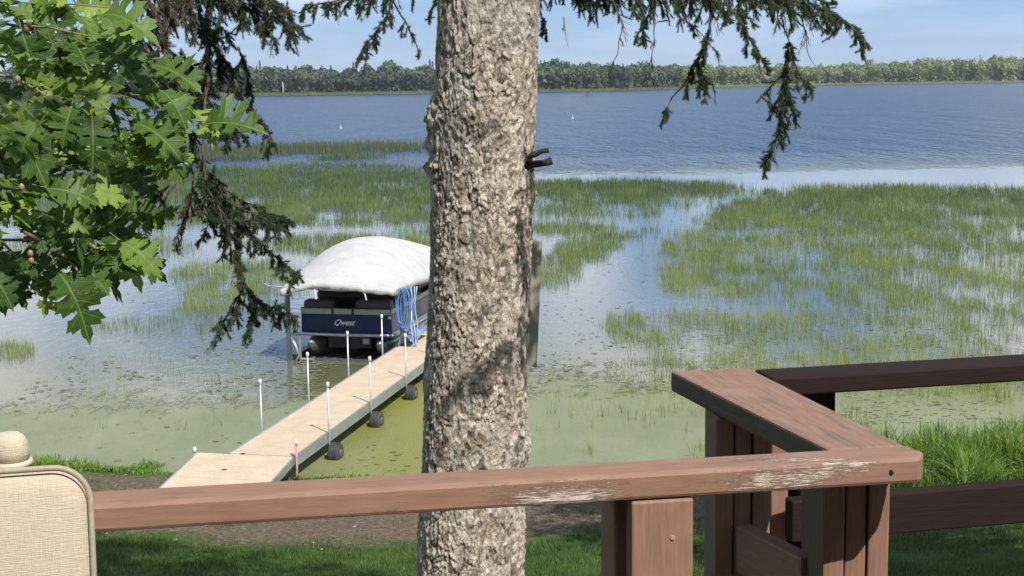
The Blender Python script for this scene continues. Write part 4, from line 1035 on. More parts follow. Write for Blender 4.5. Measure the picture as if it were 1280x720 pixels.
c = ramp(nt, at.outputs['Fac'], [(.0, (.045, .036, .029)), (.18, (.16, .13, .105)), (.38, (.38, .315, .255)), (.7, (.65, .56, .47))]).outputs[0]
c = mix(nt, smooth(nt, n1.outputs[0], .52, .68), c, mix(nt, .35, c, (.36, .22, .16)))
c = mix(nt, math_(nt, 'MULTIPLY', smooth(nt, n3.outputs[0], .5, .7), .35), c, (.42, .43, .40))
c = mix(nt, .5, c, n2.outputs[0], 'OVERLAY')
c = mix(nt, math_(nt, 'MULTIPLY', ak.outputs['Fac'], .7), c, (.16, .095, .05))
nt.links.new(c, b.inputs['Base Color']); b.inputs['Roughness'].default_value = .9; b.inputs['Specular IOR Level'].default_value = .2
n4 = noise(nt, v, 140, 4, .7); bump(nt, b, math_(nt, 'ADD', n2.outputs[0], math_(nt, 'MULTIPLY', n4.outputs[0], .5)), .012)
M['bark'] = bm_
spruce = empty('spruce_tree', 'big spruce with scaly grey-brown trunk standing in the middle of the view', 'tree', (float(np.interp(zbase, zk, xk)), TY, zbase))
Mi = Matrix.Translation(-spruce.location)
def rel(V, root): return np.asarray(V) - np.array(root.location)
V, Fc, tn, kn = bark_grid(760, 3.35, 7.25, .0062)
print('bark', len(Fc))
npmesh('trunk', rel(V, spruce), Fc, M['bark'], spruce, True, {'tone': tn, 'knot': kn})
V, Fc, tn, kn = bark_grid(120, zbase - .3, 3.36, .04); npmesh('trunk_foot', rel(V, spruce), Fc, M['bark'], spruce, True, {'tone': tn, 'knot': kn * 0})
V, Fc, tn, kn = bark_grid(90, 7.24, 18.8, .08); npmesh('trunk_top', rel(V, spruce), Fc, M['bark'], spruce, True, {'tone': tn, 'knot': kn * 0})
def stub(p_, r_):
    mb = MB(); pv = [aty(a_, b_, TY - .12) for a_, b_ in p_]; mb.tube([tuple(q - spruce.location) for q in pv], r_, 9); mb.build('branch_stub', M['bark'], spruce, True)
stub([(655, 196), (668, 193), (678, 189), (686, 188)], [.022, .018, .012, .014])
stub([(655, 207), (670, 205), (680, 204), (690, 201)], [.028, .02, .018, .023])
# weathered board fixed behind the right side of the trunk
gm2 = paint_mat('weathered_grey_board', (.33, .30, .25), wear=.5)
YB = TY + .12
q1 = aty(640, 296, YB); q2 = aty(678, 299, YB); q3 = aty(671, 459, YB); q4 = aty(636, 456, YB)
nseg = 14; mbv = []
tops = [q1.lerp(q2, k_ / nseg) + Vector((0, 0, random.uniform(-.018, .012))) for k_ in range(nseg + 1)]
bots = [q4.lerp(q3, k_ / nseg) + Vector((0, 0, random.uniform(-.004, .004))) for k_ in range(nseg + 1)]
o_loc = q4.copy(); mb = MB()
poly = bots + tops[::-1]; n_ = len(poly)
loc = [p_ - o_loc for p_ in poly]
mb.add([(p_.z, p_.x, 0.0) for p_ in loc] + [(p_.z, p_.x, .024) for p_ in loc],
       [tuple(range(n_)), tuple(range(2 * n_ - 1, n_ - 1, -1))] + [(i, i + n_, (i + 1) % n_ + n_, (i + 1) % n_) for i in range(n_)])
o = mb.build('weathered_board', gm2, None)
o.matrix_world = Matrix(((0, 1, 0, o_loc.x), (0, 0, 1, o_loc.y), (1, 0, 0, o_loc.z), (0, 0, 0, 1)))
sset(o, None, 'rough grey weathered board fixed to the right side of the spruce trunk', 'board')

# ------------------------------------------------------------------ spruce boughs
M['twig'] = simple('spruce_twig', (.115, .085, .062), .9, var=.3, scale=20)
M['needle'] = foliage_mat('spruce_needles', [(.034, .050, .030), (.065, .095, .050), (.105, .15, .078), (.16, .22, .11), (.25, .27, .15)], .42, .55, 'tone')
def shoot(Vs, Ts, p0, d_, L, tone, nd=190, nl=.021):
    """needles round a straight shoot p0 + d L"""
    n = max(3, int(nd * L / .1)); t_ = rng.uniform(0, 1, n) ** .9
    d_ = np.array(d_) / np.linalg.norm(d_)
    a_ = np.cross(d_, [0.3, .9, .2]); a_ /= np.linalg.norm(a_); b_ = np.cross(d_, a_)
    an = rng.uniform(0, 6.283, n); rad = a_ * np.cos(an)[:, None] + b_ * np.sin(an)[:, None]
    base = np.array(p0) + d_ * (t_ * L)[:, None]
    nd_ = rad * rng.uniform(.55, .9, n)[:, None] + d_ * rng.uniform(.5, 1.0, n)[:, None]; nd_ /= np.linalg.norm(nd_, axis=1, keepdims=True)
    ln = nl * rng.uniform(.7, 1.2, n) * (1 - .35 * t_)
    tip = base + nd_ * ln[:, None]; sd = np.cross(nd_, rad); sd /= np.linalg.norm(sd, axis=1, keepdims=True) + 1e-9; sd *= .0013
    tone = tone + .08; Vs.append(np.stack([base - sd, base + sd, tip], 1).reshape(-1, 3)); Ts.append(np.repeat(np.clip(tone + rng.normal(0, .10, n), 0, 1), 3))
def bough(root, path, r0=.010, dens_=1.0, hang=.16, tone=.35, spread=1.0, bare=.15, step=.026, sub=5, label=None, name='bough', up=0.0):
    """path = world points of the main twig; side twigs droop from it and carry needle shoots"""
    mb = MB(); Vs = []; Ts = []
    P = [np.array(p_) for p_ in path]
    # resample with wobble
    seg = [np.linalg.norm(P[i + 1] - P[i]) for i in range(len(P) - 1)]; tot = sum(seg); n = max(4, int(tot / step)); cum = np.concatenate([[0], np.cumsum(seg)])
    T = np.linspace(0, tot, n); Q = np.stack([np.interp(T, cum, [p_[k_] for p_ in P]) for k_ in range(3)], -1)
    Q += np.cumsum(rng.normal(0, .0035, Q.shape), 0) * .7
    rs = np.interp(T, [0, tot], [r0, r0 * .25])
    loc = np.array(root.location)
    mb.tube([tuple(q - loc) for q in Q], list(rs), 6)
    for i in range(1, n):
        main = Q[min(i + 1, n - 1)] - Q[i - 1]; main /= np.linalg.norm(main) + 1e-9
        f = i / n
        if rng.uniform() < dens_:
            side = rng.normal(0, 1, 3) * np.array([.7, .7, .2]); side -= main * side.dot(main); side /= np.linalg.norm(side) + 1e-9
            d0 = main * rng.uniform(.3, .8) + side * .75 * spread + np.array([0, 0, up - rng.uniform(.1, .7)])
            L = hang * rng.uniform(.35, 1.15) * (1.0 - .35 * f)
            p = Q[i].copy(); pts = [p.copy()]; dirn = d0 / np.linalg.norm(d0); ns = 5
            isbare = rng.uniform() < bare
            for k_ in range(ns):
                dirn = dirn + np.array([0, 0, -.28]) + rng.normal(0, .13, 3); dirn /= np.linalg.norm(dirn); pn = p + dirn * L / ns
                if not isbare: shoot(Vs, Ts, p, pn - p, L / ns, tone + rng.normal(0, .05))
                if k_ >= 0 and rng.uniform() < .85:
                    for s_ in range(rng.integers(1, sub)):
                        sd = dirn + rng.normal(0, .55, 3); sd[2] -= .2; sd /= np.linalg.norm(sd); sl_ = L * rng.uniform(.2, .5)
                        if isbare: mb.tube([tuple(p - loc), tuple(p + sd * sl_ * .6 + rng.normal(0, .004, 3) - loc), tuple(p + sd * sl_ - loc)], [.0013, .001, .0007], 3, cap=False)
                        else:
                            shoot(Vs, Ts, p, sd, sl_, tone + .08 + rng.normal(0, .07)); mb.tube([tuple(p - loc), tuple(p + sd * sl_ - loc)], [.0016, .001], 3, cap=False)
                p = pn; pts.append(p.copy())
            mb.tube([tuple(q - loc) for q in pts], list(np.linspace(.0028, .001, len(pts))), 4, cap=False)
        if rng.uniform() < .9 - bare: shoot(Vs, Ts, Q[i - 1], Q[i] - Q[i - 1], np.linalg.norm(Q[i] - Q[i - 1]), tone)
    o = mb.build(name, M['twig'], root, True)
    if Vs:
        V = np.concatenate(Vs) - loc
        nd = npmesh('needles', V, np.arange(len(V)).reshape(-1, 3), M['needle'], o, attrs={'tone': np.concatenate(Ts)}); nd['kind'] = 'stuff'
    if label: o['label'] = label
    return o
def pxp(lst, Y0, Y1=None):
    Y1 = Y0 if Y1 is None else Y1; n = len(lst)
    return [tuple(aty(a_, b_, Y0 + (Y1 - Y0) * i / max(1, n - 1))) for i, (a_, b_) in enumerate(lst)]
# right side, hanging into the sky
bough(spruce, pxp([(660, -70), (700, -25), (735, -8), (765, -5)], 8.4, 8.1), .02, 1, .22, .68, bare=.05)
bough(spruce, pxp([(655, -40), (668, -10), (674, 20), (677, 40)], 8.4, 8.3), .008, 1, .11, .25, bare=.05, spread=.5)
bough(spruce, pxp([(690, -60), (790, -45), (900, -18), (985, -2), (1050, 22), (1084, 46)], 8.1, 6.8), .016, 1, .16, .34, bare=.12)
bough(spruce, pxp([(700, -55), (820, -30), (900, -8), (960, 2)], 8.2, 7.0), .014, 1, .21, .25, bare=.30)
bough(spruce, pxp([(760, -45), (860, -30), (930, -12), (1000, -8), (1040, 4)], 7.2, 6.8), .014, 1, .15, .28, bare=.3)
bough(spruce, pxp([(884, -20), (888, 20), (882, 52), (870, 78), (848, 108), (826, 136)], 6.9), .006, .6, .15, .22, bare=.2, spread=.9)
bough(spruce, pxp([(878, 62), (872, 84), (880, 96), (892, 104)], 6.9), .004, 1, .15, .22, bare=.05)
bough(spruce, pxp([(905, 0), (930, 35), (948, 62), (960, 82)], 6.7), .005, .8, .12, .42, bare=.1)
bough(spruce, pxp([(985, -20), (978, 25), (990, 60), (982, 90)], 6.8), .006, .7, .12, .25, bare=.55)
bough(spruce, pxp([(982, 76), (978, 100), (984, 125), (974, 150), (970, 180), (958, 200)], 6.8), .005, 1, .16, .2, bare=.03, spread=1)
bough(spruce, pxp([(990, 96), (975, 116), (958, 138)], 6.8), .004, .8, .08, .2, bare=.05)
bough(spruce, pxp([(1000, -10), (1006, 30), (1012, 70), (1028, 96)], 6.9), .004, .4, .12, .25, bare=1.0)
bough(spruce, pxp([(760, -10), (778, 30), (768, 70), (740, 108)], 6.9), .004, .5, .13, .3, bare=1.0)
bough(spruce, pxp([(822, -20), (818, 20), (812, 60), (806, 100)], 6.9), .004, .4, .10, .3, bare=1.0)
bough(spruce, pxp([(850, -10), (862, 30), (880, 45), (905, 80)], 6.7), .004, .6, .10, .25, bare=.6)
bough(spruce, pxp([(705, 20), (708, 40), (712, 60)], 7.0), .003, .6, .07, .3, bare=1.0)
for p_, y_, h_ in (([(730,-30),(770,-12),(810,-6),(850,2)],8.0,.22), ([(820,-35),(870,-10),(905,8),(925,22)],6.9,.17), ([(930,-30),(965,-6),(1010,4),(1045,12)],6.7,.18), ([(780,-30),(800,0),(808,25),(800,45)],7.0,.13), ([(985,60),(995,85),(1008,110)],6.8,.12), ([(950,120),(968,135),(985,150)],6.8,.09)):
    bough(spruce, pxp(p_, y_), .006, 1, h_, .42, bare=.2)
bough(spruce, [(-.02, 7.95, 9.0), (1.0, 7.3, 8.7), (1.5, 6.4, 8.05), (1.3, 5.95, 7.75), (.95, 5.75, 7.6)], .02, 1, .24, .3, bare=.05, spread=1.2)
# left of the trunk
bough(spruce, pxp([(560, -60), (520, -25), (480, -5), (430, 0), (385, 8)], 7.6, 7.0), .012, 1, .16, .25, bare=.15)
bough(spruce, pxp([(500, -15), (485, 15), (465, 45), (448, 70)], 7.1), .006, 1, .11, .22, bare=.08, spread=.8)
bough(spruce, pxp([(490, 0), (505, 25), (518, 50), (522, 60)], 7.1), .004, .8, .09, .22, bare=.2)
bough(spruce, pxp([(560, -30), (545, 0), (538, 20)], 7.3), .004, .9, .08, .2, bare=.1)
# overhead crown that shades trunk and lawn
for q in range(60):
    z = 7.6 + 10 * (q / 60) ** 1.1; an = q * 2.4 + .3; ln = (1 - (z - 7) / 12.5) * 3.6 + .4
    xx = float(np.interp(z, zk, xk)); dx, dy = math.cos(an), math.sin(an)
    path = [(xx, TY, z), (xx + dx * ln * .5, TY + dy * ln * .5, z + .05), (xx + dx * ln, TY + dy * ln, z - .25)]
    if z < 12.5 and dx * .55 - dy * .835 > .15: continue
    mb = MB(); lc = spruce.location; mb.tube([tuple(Vector(p_) - lc) for p_ in path], [.035, .02, .006], 5)
    o = mb.build('branch', M['twig'], spruce, True)
    m = int(280 * ln / 3.5); t_ = rng.uniform(.12, 1, m); lat = rng.normal(0, 1, m) * .22 * (1.15 - t_) * ln * .8
    P = np.stack([xx + dx * ln * t_ - dy * lat, TY + dy * ln * t_ + dx * lat, z + .03 - .25 * t_ ** 2 - np.abs(rng.normal(0, .12, m))], -1)
    # shoots as small crossed blades 8-16 cm long
    d_ = np.stack([dx * .6 - dy * np.sign(lat) * .6, dy * .6 + dx * np.sign(lat) * .6, -.3 + 0 * t_], -1) + rng.normal(0, .25, (m, 3)); d_ /= np.linalg.norm(d_, axis=1, keepdims=True)
    L = rng.uniform(.12, .26, m)[:, None]; sd = np.cross(d_, rng.normal(0, 1, (m, 3))); sd /= np.linalg.norm(sd, axis=1, keepdims=True); sd *= .022
    tip = P + d_ * L; V = np.stack([P - sd, P + sd, tip + sd * .6, tip - sd * .6], 1).reshape(-1, 3) - np.array(lc)
    nd = npmesh('needles', V, np.arange(m * 4).reshape(-1, 4), M['needle'], o, attrs={'tone': np.repeat(rng.uniform(.2, .6, m), 4)}); nd['kind'] = 'stuff'

# second spruce, its trunk stands left of the frame
sx, sy = -4.3, 7.6; sb = float(ground_h(sx, sy))
spr2 = empty('spruce_tree', 'second spruce whose drooping boughs hang behind the oak leaves at left', 'tree', (sx, sy, sb))
mb = MB(); mb.tube([(0, 0, -.2), (0, 0, 1), (.05, 0, 6), (.1, 0, 13)], [.30, .22, .15, .02], 20); mb.build('trunk', M['bark'], spr2, True)
LY = 6.6
for args in [
    dict(p=[(60,-60),(140,-35),(220,-15),(290,-8),(350,6)], r0=.014, dens_=1, hang=.20, tone=.28, bare=.2),
    dict(p=[(90,-50),(180,-25),(250,-10),(330,10),(372,24)], r0=.012, dens_=1, hang=.20, tone=.35, bare=.1),
    dict(p=[(263,-60),(262,0),(258,50),(262,100),(256,170),(262,230),(282,262)], r0=.012, dens_=.75, hang=.20, tone=.22, bare=.35),
    dict(p=[(250,20),(275,60),(290,90),(305,130),(325,150),(334,172)], r0=.006, dens_=1, hang=.13, tone=.16, bare=.15),
    dict(p=[(180,0),(200,40),(215,75),(222,110)], r0=.006, dens_=1, hang=.17, tone=.25, bare=.3),
    dict(p=[(150,10),(185,60),(200,110),(230,140)], r0=.006, dens_=1, hang=.18, tone=.15, bare=.2),
    dict(p=[(225,60),(250,110),(285,150),(300,165)], r0=.006, dens_=1, hang=.16, tone=.12, bare=.1),
    dict(p=[(220,140),(240,180),(258,215),(285,250),(330,270),(356,285)], r0=.007, dens_=1, hang=.13, tone=.3, bare=.1),
    dict(p=[(262,215),(285,262),(320,298),(352,325),(372,343)], r0=.006, dens_=1, hang=.13, tone=.36, bare=.08),
    dict(p=[(255,220),(280,270),(292,310),(300,350)], r0=.006, dens_=1, hang=.14, tone=.28, bare=.15),
    dict(p=[(300,335),(305,362),(325,380),(345,388),(368,398)], r0=.005, dens_=.9, hang=.12, tone=.26, bare=.15),
    dict(p=[(303,360),(295,385),(280,408),(268,430)], r0=.004, dens_=.8, hang=.10, tone=.34, bare=.05),
    dict(p=[(300,280),(330,268),(352,270)], r0=.004, dens_=1, hang=.10, tone=.2, bare=.05),
    dict(p=[(320,380),(312,400),(310,415)], r0=.003, dens_=.8, hang=.08, tone=.3, bare=.1),
]:
    bough(spr2, pxp(args['p'], LY + .3, LY - .2), args['r0'], args['dens_'], args['hang'], args['tone'], bare=args['bare'], spread=.85)
for p_, y_, h_ in (([(140,-30),(190,-5),(235,15),(280,35)],LY,.2), ([(260,-30),(300,0),(325,25),(340,50)],LY,.16), ([(180,60),(215,95),(250,125),(275,160)],LY,.18), ([(290,-30),(330,-5),(355,10)],LY,.18), ([(300,60),(310,90),(318,125)],LY,.12), ([(280,235),(310,255),(335,262)],LY,.12)):
    bough(spr2, pxp(p_, y_ + .1), .006, 1, h_, .45, bare=.25, spread=.9)
# the dead brownish sprays
M_n = M['needle']; M['needle'] = foliage_mat('dead_needles', [(.05, .045, .03), (.10, .085, .055), (.16, .14, .09)], .2, .7, 'tone')
for p_ in ([(215,228),(195,245),(170,258),(150,270)], [(225,225),(205,255),(190,275),(182,292)], [(240,225),(235,255),(225,285),(222,300)], [(262,240),(262,275),(258,300)], [(285,240),(290,275),(296,305)]):
    bough(spr2, pxp(p_, LY + .1), .004, .9, .15, .35, bare=.55)
for p_ in ([(170,-20),(190,10),(200,30)], [(225,-20),(235,10),(240,40)], [(205,-20),(215,15),(205,45)]):
    bough(spr2, pxp(p_, LY - .4), .004, 1, .12, .9, bare=.2)
M['needle'] = M_n
# right edge bare twig
bough(spr2, pxp([(1262,-20),(1252,4),(1262,14),(1275,18)], 5.0), .0016, 0, .1, .2, bare=1.0) if False else None

# ------------------------------------------------------------------ oak at the left
lm, nt, b, o_ = mat('oak_leaf')
oi = N(nt, 'ShaderNodeObjectInfo'); tcc = N(nt, 'ShaderNodeTexCoord'); sx_ = N(nt, 'ShaderNodeSeparateXYZ'); nt.links.new(tcc.outputs['Object'], sx_.inputs[0])
cc = ramp(nt, oi.outputs['Random'], [(0, (.045, .100, .020)), (.45, (.085, .165, .028)), (.75, (.18, .29, .046)), (1, (.33, .44, .085))]).outputs[0]
# midrib and side veins
ax = math_(nt, 'ABSOLUTE', sx_.outputs[0]); rib = math_(nt, 'SUBTRACT', 1.0, smooth(nt, ax, .0008, .0022))
vv = math_(nt, 'SUBTRACT', sx_.outputs[1], math_(nt, 'MULTIPLY', ax, .75)); fr = math_(nt, 'FRACT', math_(nt, 'MULTIPLY', vv, 42))
vn = math_(nt, 'SUBTRACT', 1.0, smooth(nt, math_(nt, 'ABSOLUTE', math_(nt, 'SUBTRACT', fr, .5)), .02, .07))
vein = math_(nt, 'MAXIMUM', rib, math_(nt, 'MULTIPLY', vn, .45))
c = mix(nt, math_(nt, 'MULTIPLY', vein, .55), cc, (.30, .38, .12))
nn_ = noise(nt, tcc.outputs['Object'], 60, 3); c = mix(nt, .3, c, nn_.outputs[0], 'OVERLAY')
nt.links.new(c, b.inputs['Base Color']); b.inputs['Roughness'].default_value = .5; b.inputs['Specular IOR Level'].default_value = .4
bump(nt, b, vein, .0008)
tr = N(nt, 'ShaderNodeBsdfTranslucent'); nt.links.new(mix(nt, 1.0, c, (1.15, 1.25, .6), 'MULTIPLY'), tr.inputs[0])
mx = N(nt, 'ShaderNodeMixShader'); mx.inputs[0].default_value = .42; nt.links.new(b.outputs[0], mx.inputs[1]); nt.links.new(tr.outputs[0], mx.inputs[2]); nt.links.new(mx.outputs[0], o_.inputs[0])
M['leaf'] = lm
def leaf_mesh(seed, L=.15, W=.105):
    rr = random.Random(seed); J = lambda s: rr.uniform(-s, s)
    # half outline (x>0) from base to tip: sinus, lobe tips with bristles
    half = [(.03, .06)]
    for (y0_, xl) in ((.09, .30), (.27, .50), (.47, .54), (.67, .36)):
        y0_ += J(.012); xl = xl * (1 + J(.08))
        half += [(.065, y0_), (xl * .52, y0_ + .045), (xl * .80, y0_ + .05), (xl * .78, y0_ + .09), (xl, y0_ + .17), (xl * .72, y0_ + .135), (xl * .70, y0_ + .21), (xl * .46, y0_ + .125), (.07, y0_ + .115)]
    half = half + [(.06, .86)]
    half = half[:-1] + [(.11, .86), (.10, .92), (.04, .94)]
    pts = []
    V = [(0, 0, 0)]
    def bend(x, y):
        z = abs(x) * (.42 if seed % 2 else .25) + (-(.45 + .22 * (seed % 4)) * (y / L - .3) ** 2 * L * .8) + math.sin(y / L * 10 + seed) * abs(x) * .16
        return (x, y, z)
    mid = [i / 10 for i in range(0, 11)]
    V = [bend(0, m_ * L) for m_ in mid]; nm_ = len(V); Fs = []
    for sg in (1, -1):
        st = len(V); jit = [(J(.012), J(.01)) for _ in half]
        V += [bend(sg * (x + j[0]) * W * 1.05, (y + j[1]) * L) for (x, y), j in zip(half, jit)]
        seq = [(half[i][1] , st + i) for i in range(len(half))]
        prev_m = 1
        Fs.append((0, 1, st) if sg < 0 else (0, st, 1))
        for i in range(len(half) - 1):
            a_, b_ = st + i, st + i + 1
            tm_ = max(prev_m, min(10, round((half[i][1] + half[i + 1][1]) / 2 * 10)))
            while prev_m < tm_:
                Fs.append((prev_m, a_, prev_m + 1) if sg > 0 else (prev_m, prev_m + 1, a_)); prev_m += 1
            Fs.append((prev_m, a_, b_) if sg > 0 else (prev_m, b_, a_))
        while prev_m < 10: Fs.append((prev_m, st + len(half) - 1, prev_m + 1) if sg > 0 else (prev_m, prev_m + 1, st + len(half) - 1)); prev_m += 1
    # petiole
    b_ = len(V); V += [(-.0012, 0, 0), (.0012, 0, 0), (.001, -.035, .004), (-.001, -.035, .004)]; Fs.append((b_, b_ + 1, b_ + 2, b_ + 3))
    me = bpy.data.meshes.new('leaf'); me.from_pydata(V, [], Fs); me.update(); me.materials.append(M['leaf'])
    return me
LMS = [leaf_mesh(s, L_, W_2) for s, L_, W_2 in ((1, .150, .112), (2, .135, .10), (3, .165, .12), (4, .12, .09), (5, .145, .115), (6, .11, .085))]
ox, oy = -3.6, 3.9; ob = float(ground_h(ox, oy))
oak = empty('oak_tree', 'oak with large pointed-lobed green leaves filling the upper left corner', 'tree', (ox, oy, ob)); oloc = Vector((ox, oy, ob))
M['oak_bark'] = simple('oak_bark', (.17, .13, .10), .9, var=.3, scale=12, bumpd=.01); M['oak_twig'] = simple('oak_twig', (.26, .19, .12), .8, var=.2, scale=30)
mb = MB(); mb.tube([(0, 0, -.2), (0, 0, 1.0), (-.1, 0, 4), (0, .1, 7.5)], [.26, .2, .15, .07], 18); mb.build('trunk', M['oak_bark'], oak, True)
def oak_branch(path, r0):
    mb = MB(); mb.tube([tuple(Vector(p_) - oloc) for p_ in path], list(np.linspace(r0, r0 * .35, len(path))), 7); mb.build('branch', M['oak_twig'], oak, True)
leafcount = 0
extraV = []
fence_ = True
def place_leaf(pos, tipdir, nrm, sc, me=None, obj=True):
    global leafcount
    t_ = Vector(tipdir).normalized(); n_ = Vector(nrm); n_ = (n_ - t_ * n_.dot(t_)).normalized(); x_ = t_.cross(n_)
    Mx = Matrix(((x_.x * sc, t_.x * sc, n_.x * sc, pos[0] - oloc.x), (x_.y * sc, t_.y * sc, n_.y * sc, pos[1] - oloc.y), (x_.z * sc, t_.z * sc, n_.z * sc, pos[2] - oloc.z), (0, 0, 0, 1)))
    me = me or random.choice(LMS)
    if fence_:
        tp = Vector(pos) + t_ * .13 * sc; u_, v_ = project(np.array(tp.x), np.array(tp.y), np.array(tp.z))
        if u_ > np.interp(v_, [0, 60, 100, 150, 180, 220, 260, 300, 330, 360, 395], [178, 185, 235, 268, 262, 236, 222, 220, 212, 150, 110]) or v_ > 395: return
    if obj and leafcount < 300:
        o = bpy.data.objects.new('leaf', me); C.objects.link(o); o.parent = oak; o.matrix_local = Mx; leafcount += 1
    else: extraV.append((me, Mx))
# branches: px polylines with depth, leaves in whorls along them
BR = [([(-60,20),(20,32),(60,34),(110,45)],3.5,3.3),([(-80,90),(-10,92),(20,98),(60,120),(110,150)],3.3,3.2),([(-60,130),(60,130),(130,140),(180,158),(230,165)],3.4,3.3),
      ([(40,40),(100,60),(160,78),(205,72)],3.5,3.45),([(110,100),(190,130),(235,150),(262,152)],3.6,3.5),([(-60,230),(0,234),(25,238),(50,225),(75,215)],3.1,3.0),
      ([(-60,180),(40,190),(110,200),(180,200),(215,190)],3.5,3.5),([(-40,275),(0,300),(25,325),(45,345)],3.2,3.1),([(-60,300),(60,300),(120,310),(180,325),(205,335)],3.4,3.4),
      ([(30,290),(70,310),(95,335),(105,360)],3.3,3.2),([(-40,0),(40,5),(90,5),(140,10)],3.7,3.6),([(60,240),(120,245),(150,262),(190,290)],3.6,3.5),
      ([(-60,340),(-20,345),(0,355)],3.2,3.1),([(-80,60),(0,70),(70,85),(120,100)],3.7,3.7),([(-60,160),(30,165),(90,180),(130,210)],3.8,3.8),([(-60,250),(40,262),(90,275),(140,290)],3.8,3.8)]
for (pp, y0, y1) in BR:
    path = pxp(pp, y0, y1); oak_branch(path, .0042)
    P = [Vector(p_) for p_ in path]; tot = sum((P[i + 1] - P[i]).length for i in range(len(P) - 1)); n_l = int(tot / .026)
    for k_ in range(n_l):
        f = (k_ + random.random()) / n_l * (len(P) - 1); i_ = min(int(f), len(P) - 2); q = P[i_].lerp(P[i_ + 1], f - i_)
        md = (P[i_ + 1] - P[i_]).normalized()
        tip = md * random.uniform(.2, 1.0) + Vector((random.uniform(-.2, .9), random.uniform(-.6, .6), random.uniform(-1.25, .25)))
        nr = Vector((random.gauss(.25, .35), random.gauss(-.55, .4), random.gauss(.8, .35)))
        off = Vector((random.gauss(0, .03), random.gauss(0, .09), random.gauss(-.005, .03)))
        place_leaf(q + off, tip, nr, random.uniform(.62, 1.02))
fence_ = False
# sunlit leading leaves, placed singly: (base px, tip px, size)
for (a_, b_, sc, Yl, mi) in [((122,52),(178,95),.9,3.2,0),((122,15),(182,26),1.05,3.15,2),((65,30),(8,-5),.9,3.2,1),((188,78),(248,100),1.05,3.2,0),((165,150),(222,178),1.0,3.2,2),
                             ((248,155),(326,150),1.05,3.2,4),((245,160),(283,180),.75,3.25,1),((100,108),(140,130),.9,3.15,4),((52,150),(20,190),1.1,3.0,2),((0,150),(52,200),1.1,3.0,2),
                             ((42,235),(78,245),.7,3.0,5),((72,335),(112,402),1.05,3.0,2),((60,335),(62,392),.8,3.1,3),((150,300),(210,338),.95,3.2,1),((115,140),(118,205),1.05,3.1,0),
                             ((-12,340),(24,388),.9,3.0,1),((150,320),(140,352),.7,3.2,3),((60,20),(48,-20),.9,3.2,4),((90,130),(75,185),.95,3.05,4),((100,330),(150,372),.8,3.2,1),((235,190),(245,215),.6,3.4,5),((200,180),(235,225),.8,3.3,2)]:
    A = aty(a_[0], a_[1], Yl); B = aty(b_[0], b_[1], Yl - .05)
    place_leaf(A, B - A, Vector((.30 + random.uniform(-.15, .15), -.75, .75 + random.uniform(-.2, .2))), sc * (B - A).length / .15 / max(.6, 1) if (B - A).length > .07 else sc * .75, LMS[mi])
# off-frame foliage of the same oak (shades the inner leaves)
random.seed(11)
for _ in range(1100):
    a_ = random.uniform(0, 6.28); r_ = 2.6 * random.random() ** .5; zz = 5.2 + random.random() * 4.5
    q = Vector((ox + math.cos(a_) * r_, oy + math.sin(a_) * r_, zz))
    u_, v_ = project(np.array(q.x), np.array(q.y), np.array(q.z))
    if q.y < .5: continue
    if u_ > -60 and u_ < 1340 and v_ > -90: continue
    if q.y < 2.4 and q.x > -1.9: continue
    place_leaf(q, Vector((random.uniform(-1, 1), random.uniform(-1, 1), random.uniform(-1, .2))), Vector((random.gauss(0, .5), random.gauss(0, .5), 1)), random.uniform(.8, 1.2), None, False)
for _ in range(300):     # unseen oak leaves above the frame, added to shade the spray below
    q = Vector((-1.0 + random.gauss(0, .5), 2.5 + random.gauss(0, .55), 8.3 + random.gauss(0, .45)))
    if q.z < 7.35: continue
    place_leaf(q, Vector((random.uniform(-1, 1), random.uniform(-1, 1), random.uniform(-1, .2))), Vector((random.gauss(0, .5), random.gauss(0, .5), 1)), random.uniform(.8, 1.2), None, False)
oak_branch([(-3.6, 3.9, 7.6), (-2.2, 3.2, 8.1), (-1.2, 2.4, 8.4)], .03)  # unseen branch carrying the added shading leaves
groups_ = {}
allV = []; allF = []; base = 0
for me, Mx in extraV:
    if me.name not in groups_:
        vv_ = np.array([v__.co[:] for v__ in me.vertices]); ff = [tuple(p__.vertices) for p__ in me.polygons]
        tri = [f_[:3] for f_ in ff]; groups_[me.name] = (vv_, np.array(tri))
    vv_, tri = groups_[me.name]; A_ = np.array(Mx); allV.append(vv_ @ A_[:3, :3].T + A_[:3, 3]); allF.append(tri + base); base += len(vv_)
o = npmesh('leaf_mass', np.concatenate(allV), np.concatenate(allF), M['leaf'], oak); o['kind'] = 'stuff'
M['acorn'] = simple('pale_acorn', (.27, .21, .09), .5, var=.2, scale=40)
for (a_, b_, Yl) in ((36, 29, 3.1), (33, 37, 3.1), (22, 99, 3.0), (27, 234, 2.9), (38, 317, 2.95), (39, 326, 2.95)):
    q = aty(a_, b_, Yl) - oloc; mb = MB(); mb.lathe([(.002, -.007), (.005, -.005), (.0062, 0), (.005, .005), (.001, .008)], 12, Matrix.Translation(q)); mb.build('acorn', M['acorn'], oak, True)
print('leaves', leafcount, 'extra', len(extraV))

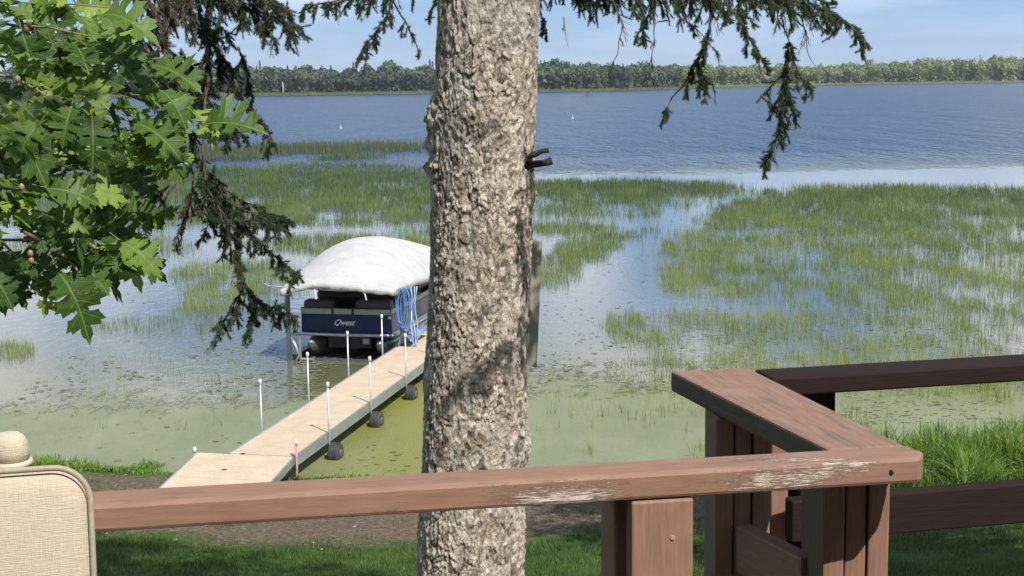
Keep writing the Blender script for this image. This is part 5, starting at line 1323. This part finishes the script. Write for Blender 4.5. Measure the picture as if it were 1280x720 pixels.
# ------------------------------------------------------------------ shade tree on the right, outside the frame
M['shade_leaf'] = foliage_mat('maple_leaves', [(.03, .06, .014), (.06, .11, .022), (.10, .16, .03)], .35, .5, 'tone')
def shade_tree(x, y, r_, z0, z1, n, label):
    gb = float(ground_h(x, y)); e_ = empty('maple_tree', label, 'tree', (x, y, gb))
    mb = MB(); mb.tube([(0, 0, -.2), (0, 0, 1), (.1, .1, z0 - gb), (0, 0, z1 - gb - 1)], [.24, .19, .14, .04], 14)
    for q in range(7):
        a_ = q * 2.4; zz = z0 - gb + q * (z1 - z0) / 9; mb.tube([(0, 0, zz), (math.cos(a_) * r_ * .4, math.sin(a_) * r_ * .4, zz + .7), (math.cos(a_) * r_ * .85, math.sin(a_) * r_ * .85, zz + 1.2)], [.06, .04, .012], 7)
    mb.build('trunk', M['oak_bark'], e_, True)
    cl = rng.normal(0, 1, (60, 3)); cl /= np.linalg.norm(cl, axis=1, keepdims=True); cl *= rng.uniform(.4, .95, (60, 1)); li = rng.integers(0, 60, n)
    pos = cl[li] + rng.normal(0, .12, (n, 3)); pos = pos * np.array([r_, r_, (z1 - z0) / 2]) + np.array([0, 0, (z0 + z1) / 2 - gb])
    nn2 = rng.normal(0, 1, (n, 3)); nn2[:, 2] += .8; nn2 /= np.linalg.norm(nn2, axis=1, keepdims=True); u = np.cross(nn2, rng.normal(0, 1, (n, 3))); u /= np.linalg.norm(u, axis=1, keepdims=True); v_ = np.cross(nn2, u)
    s_ = rng.uniform(.05, .09, (n, 1)); V = np.stack([pos + u * s_, pos + v_ * s_, pos - u * s_, pos - v_ * s_], 1).reshape(-1, 3)
    o = npmesh('crown', V, np.arange(n * 4).reshape(-1, 4), M['shade_leaf'], e_, attrs={'tone': np.repeat(rng.uniform(0, 1, n), 4)}); o['kind'] = 'stuff'
shade_tree(8.9, 8.0, 3.7, 5.0, 12.5, 26000, 'leafy maple standing on the lawn right of the view')
shade_tree(8.0, 12.2, 3.1, 6.0, 15.0, 17000, 'taller maple standing nearer the water right of the view')


# ------------------------------------------------------------------ haze
hm_, nt, b, o_ = mat('haze'); nt.nodes.remove(b)
pv = N(nt, 'ShaderNodeVolumePrincipled'); pv.inputs['Density'].default_value = .00010; pv.inputs['Color'].default_value = (.92, .96, 1, 1); pv.inputs['Anisotropy'].default_value = .2
nt.links.new(pv.outputs[0], o_.inputs['Volume'])
mb = MB(); mb.box(-3300, 3300, -1000, 3100, -2.4, 42); o = mb.build('haze', hm_); o['kind'] = 'stuff'
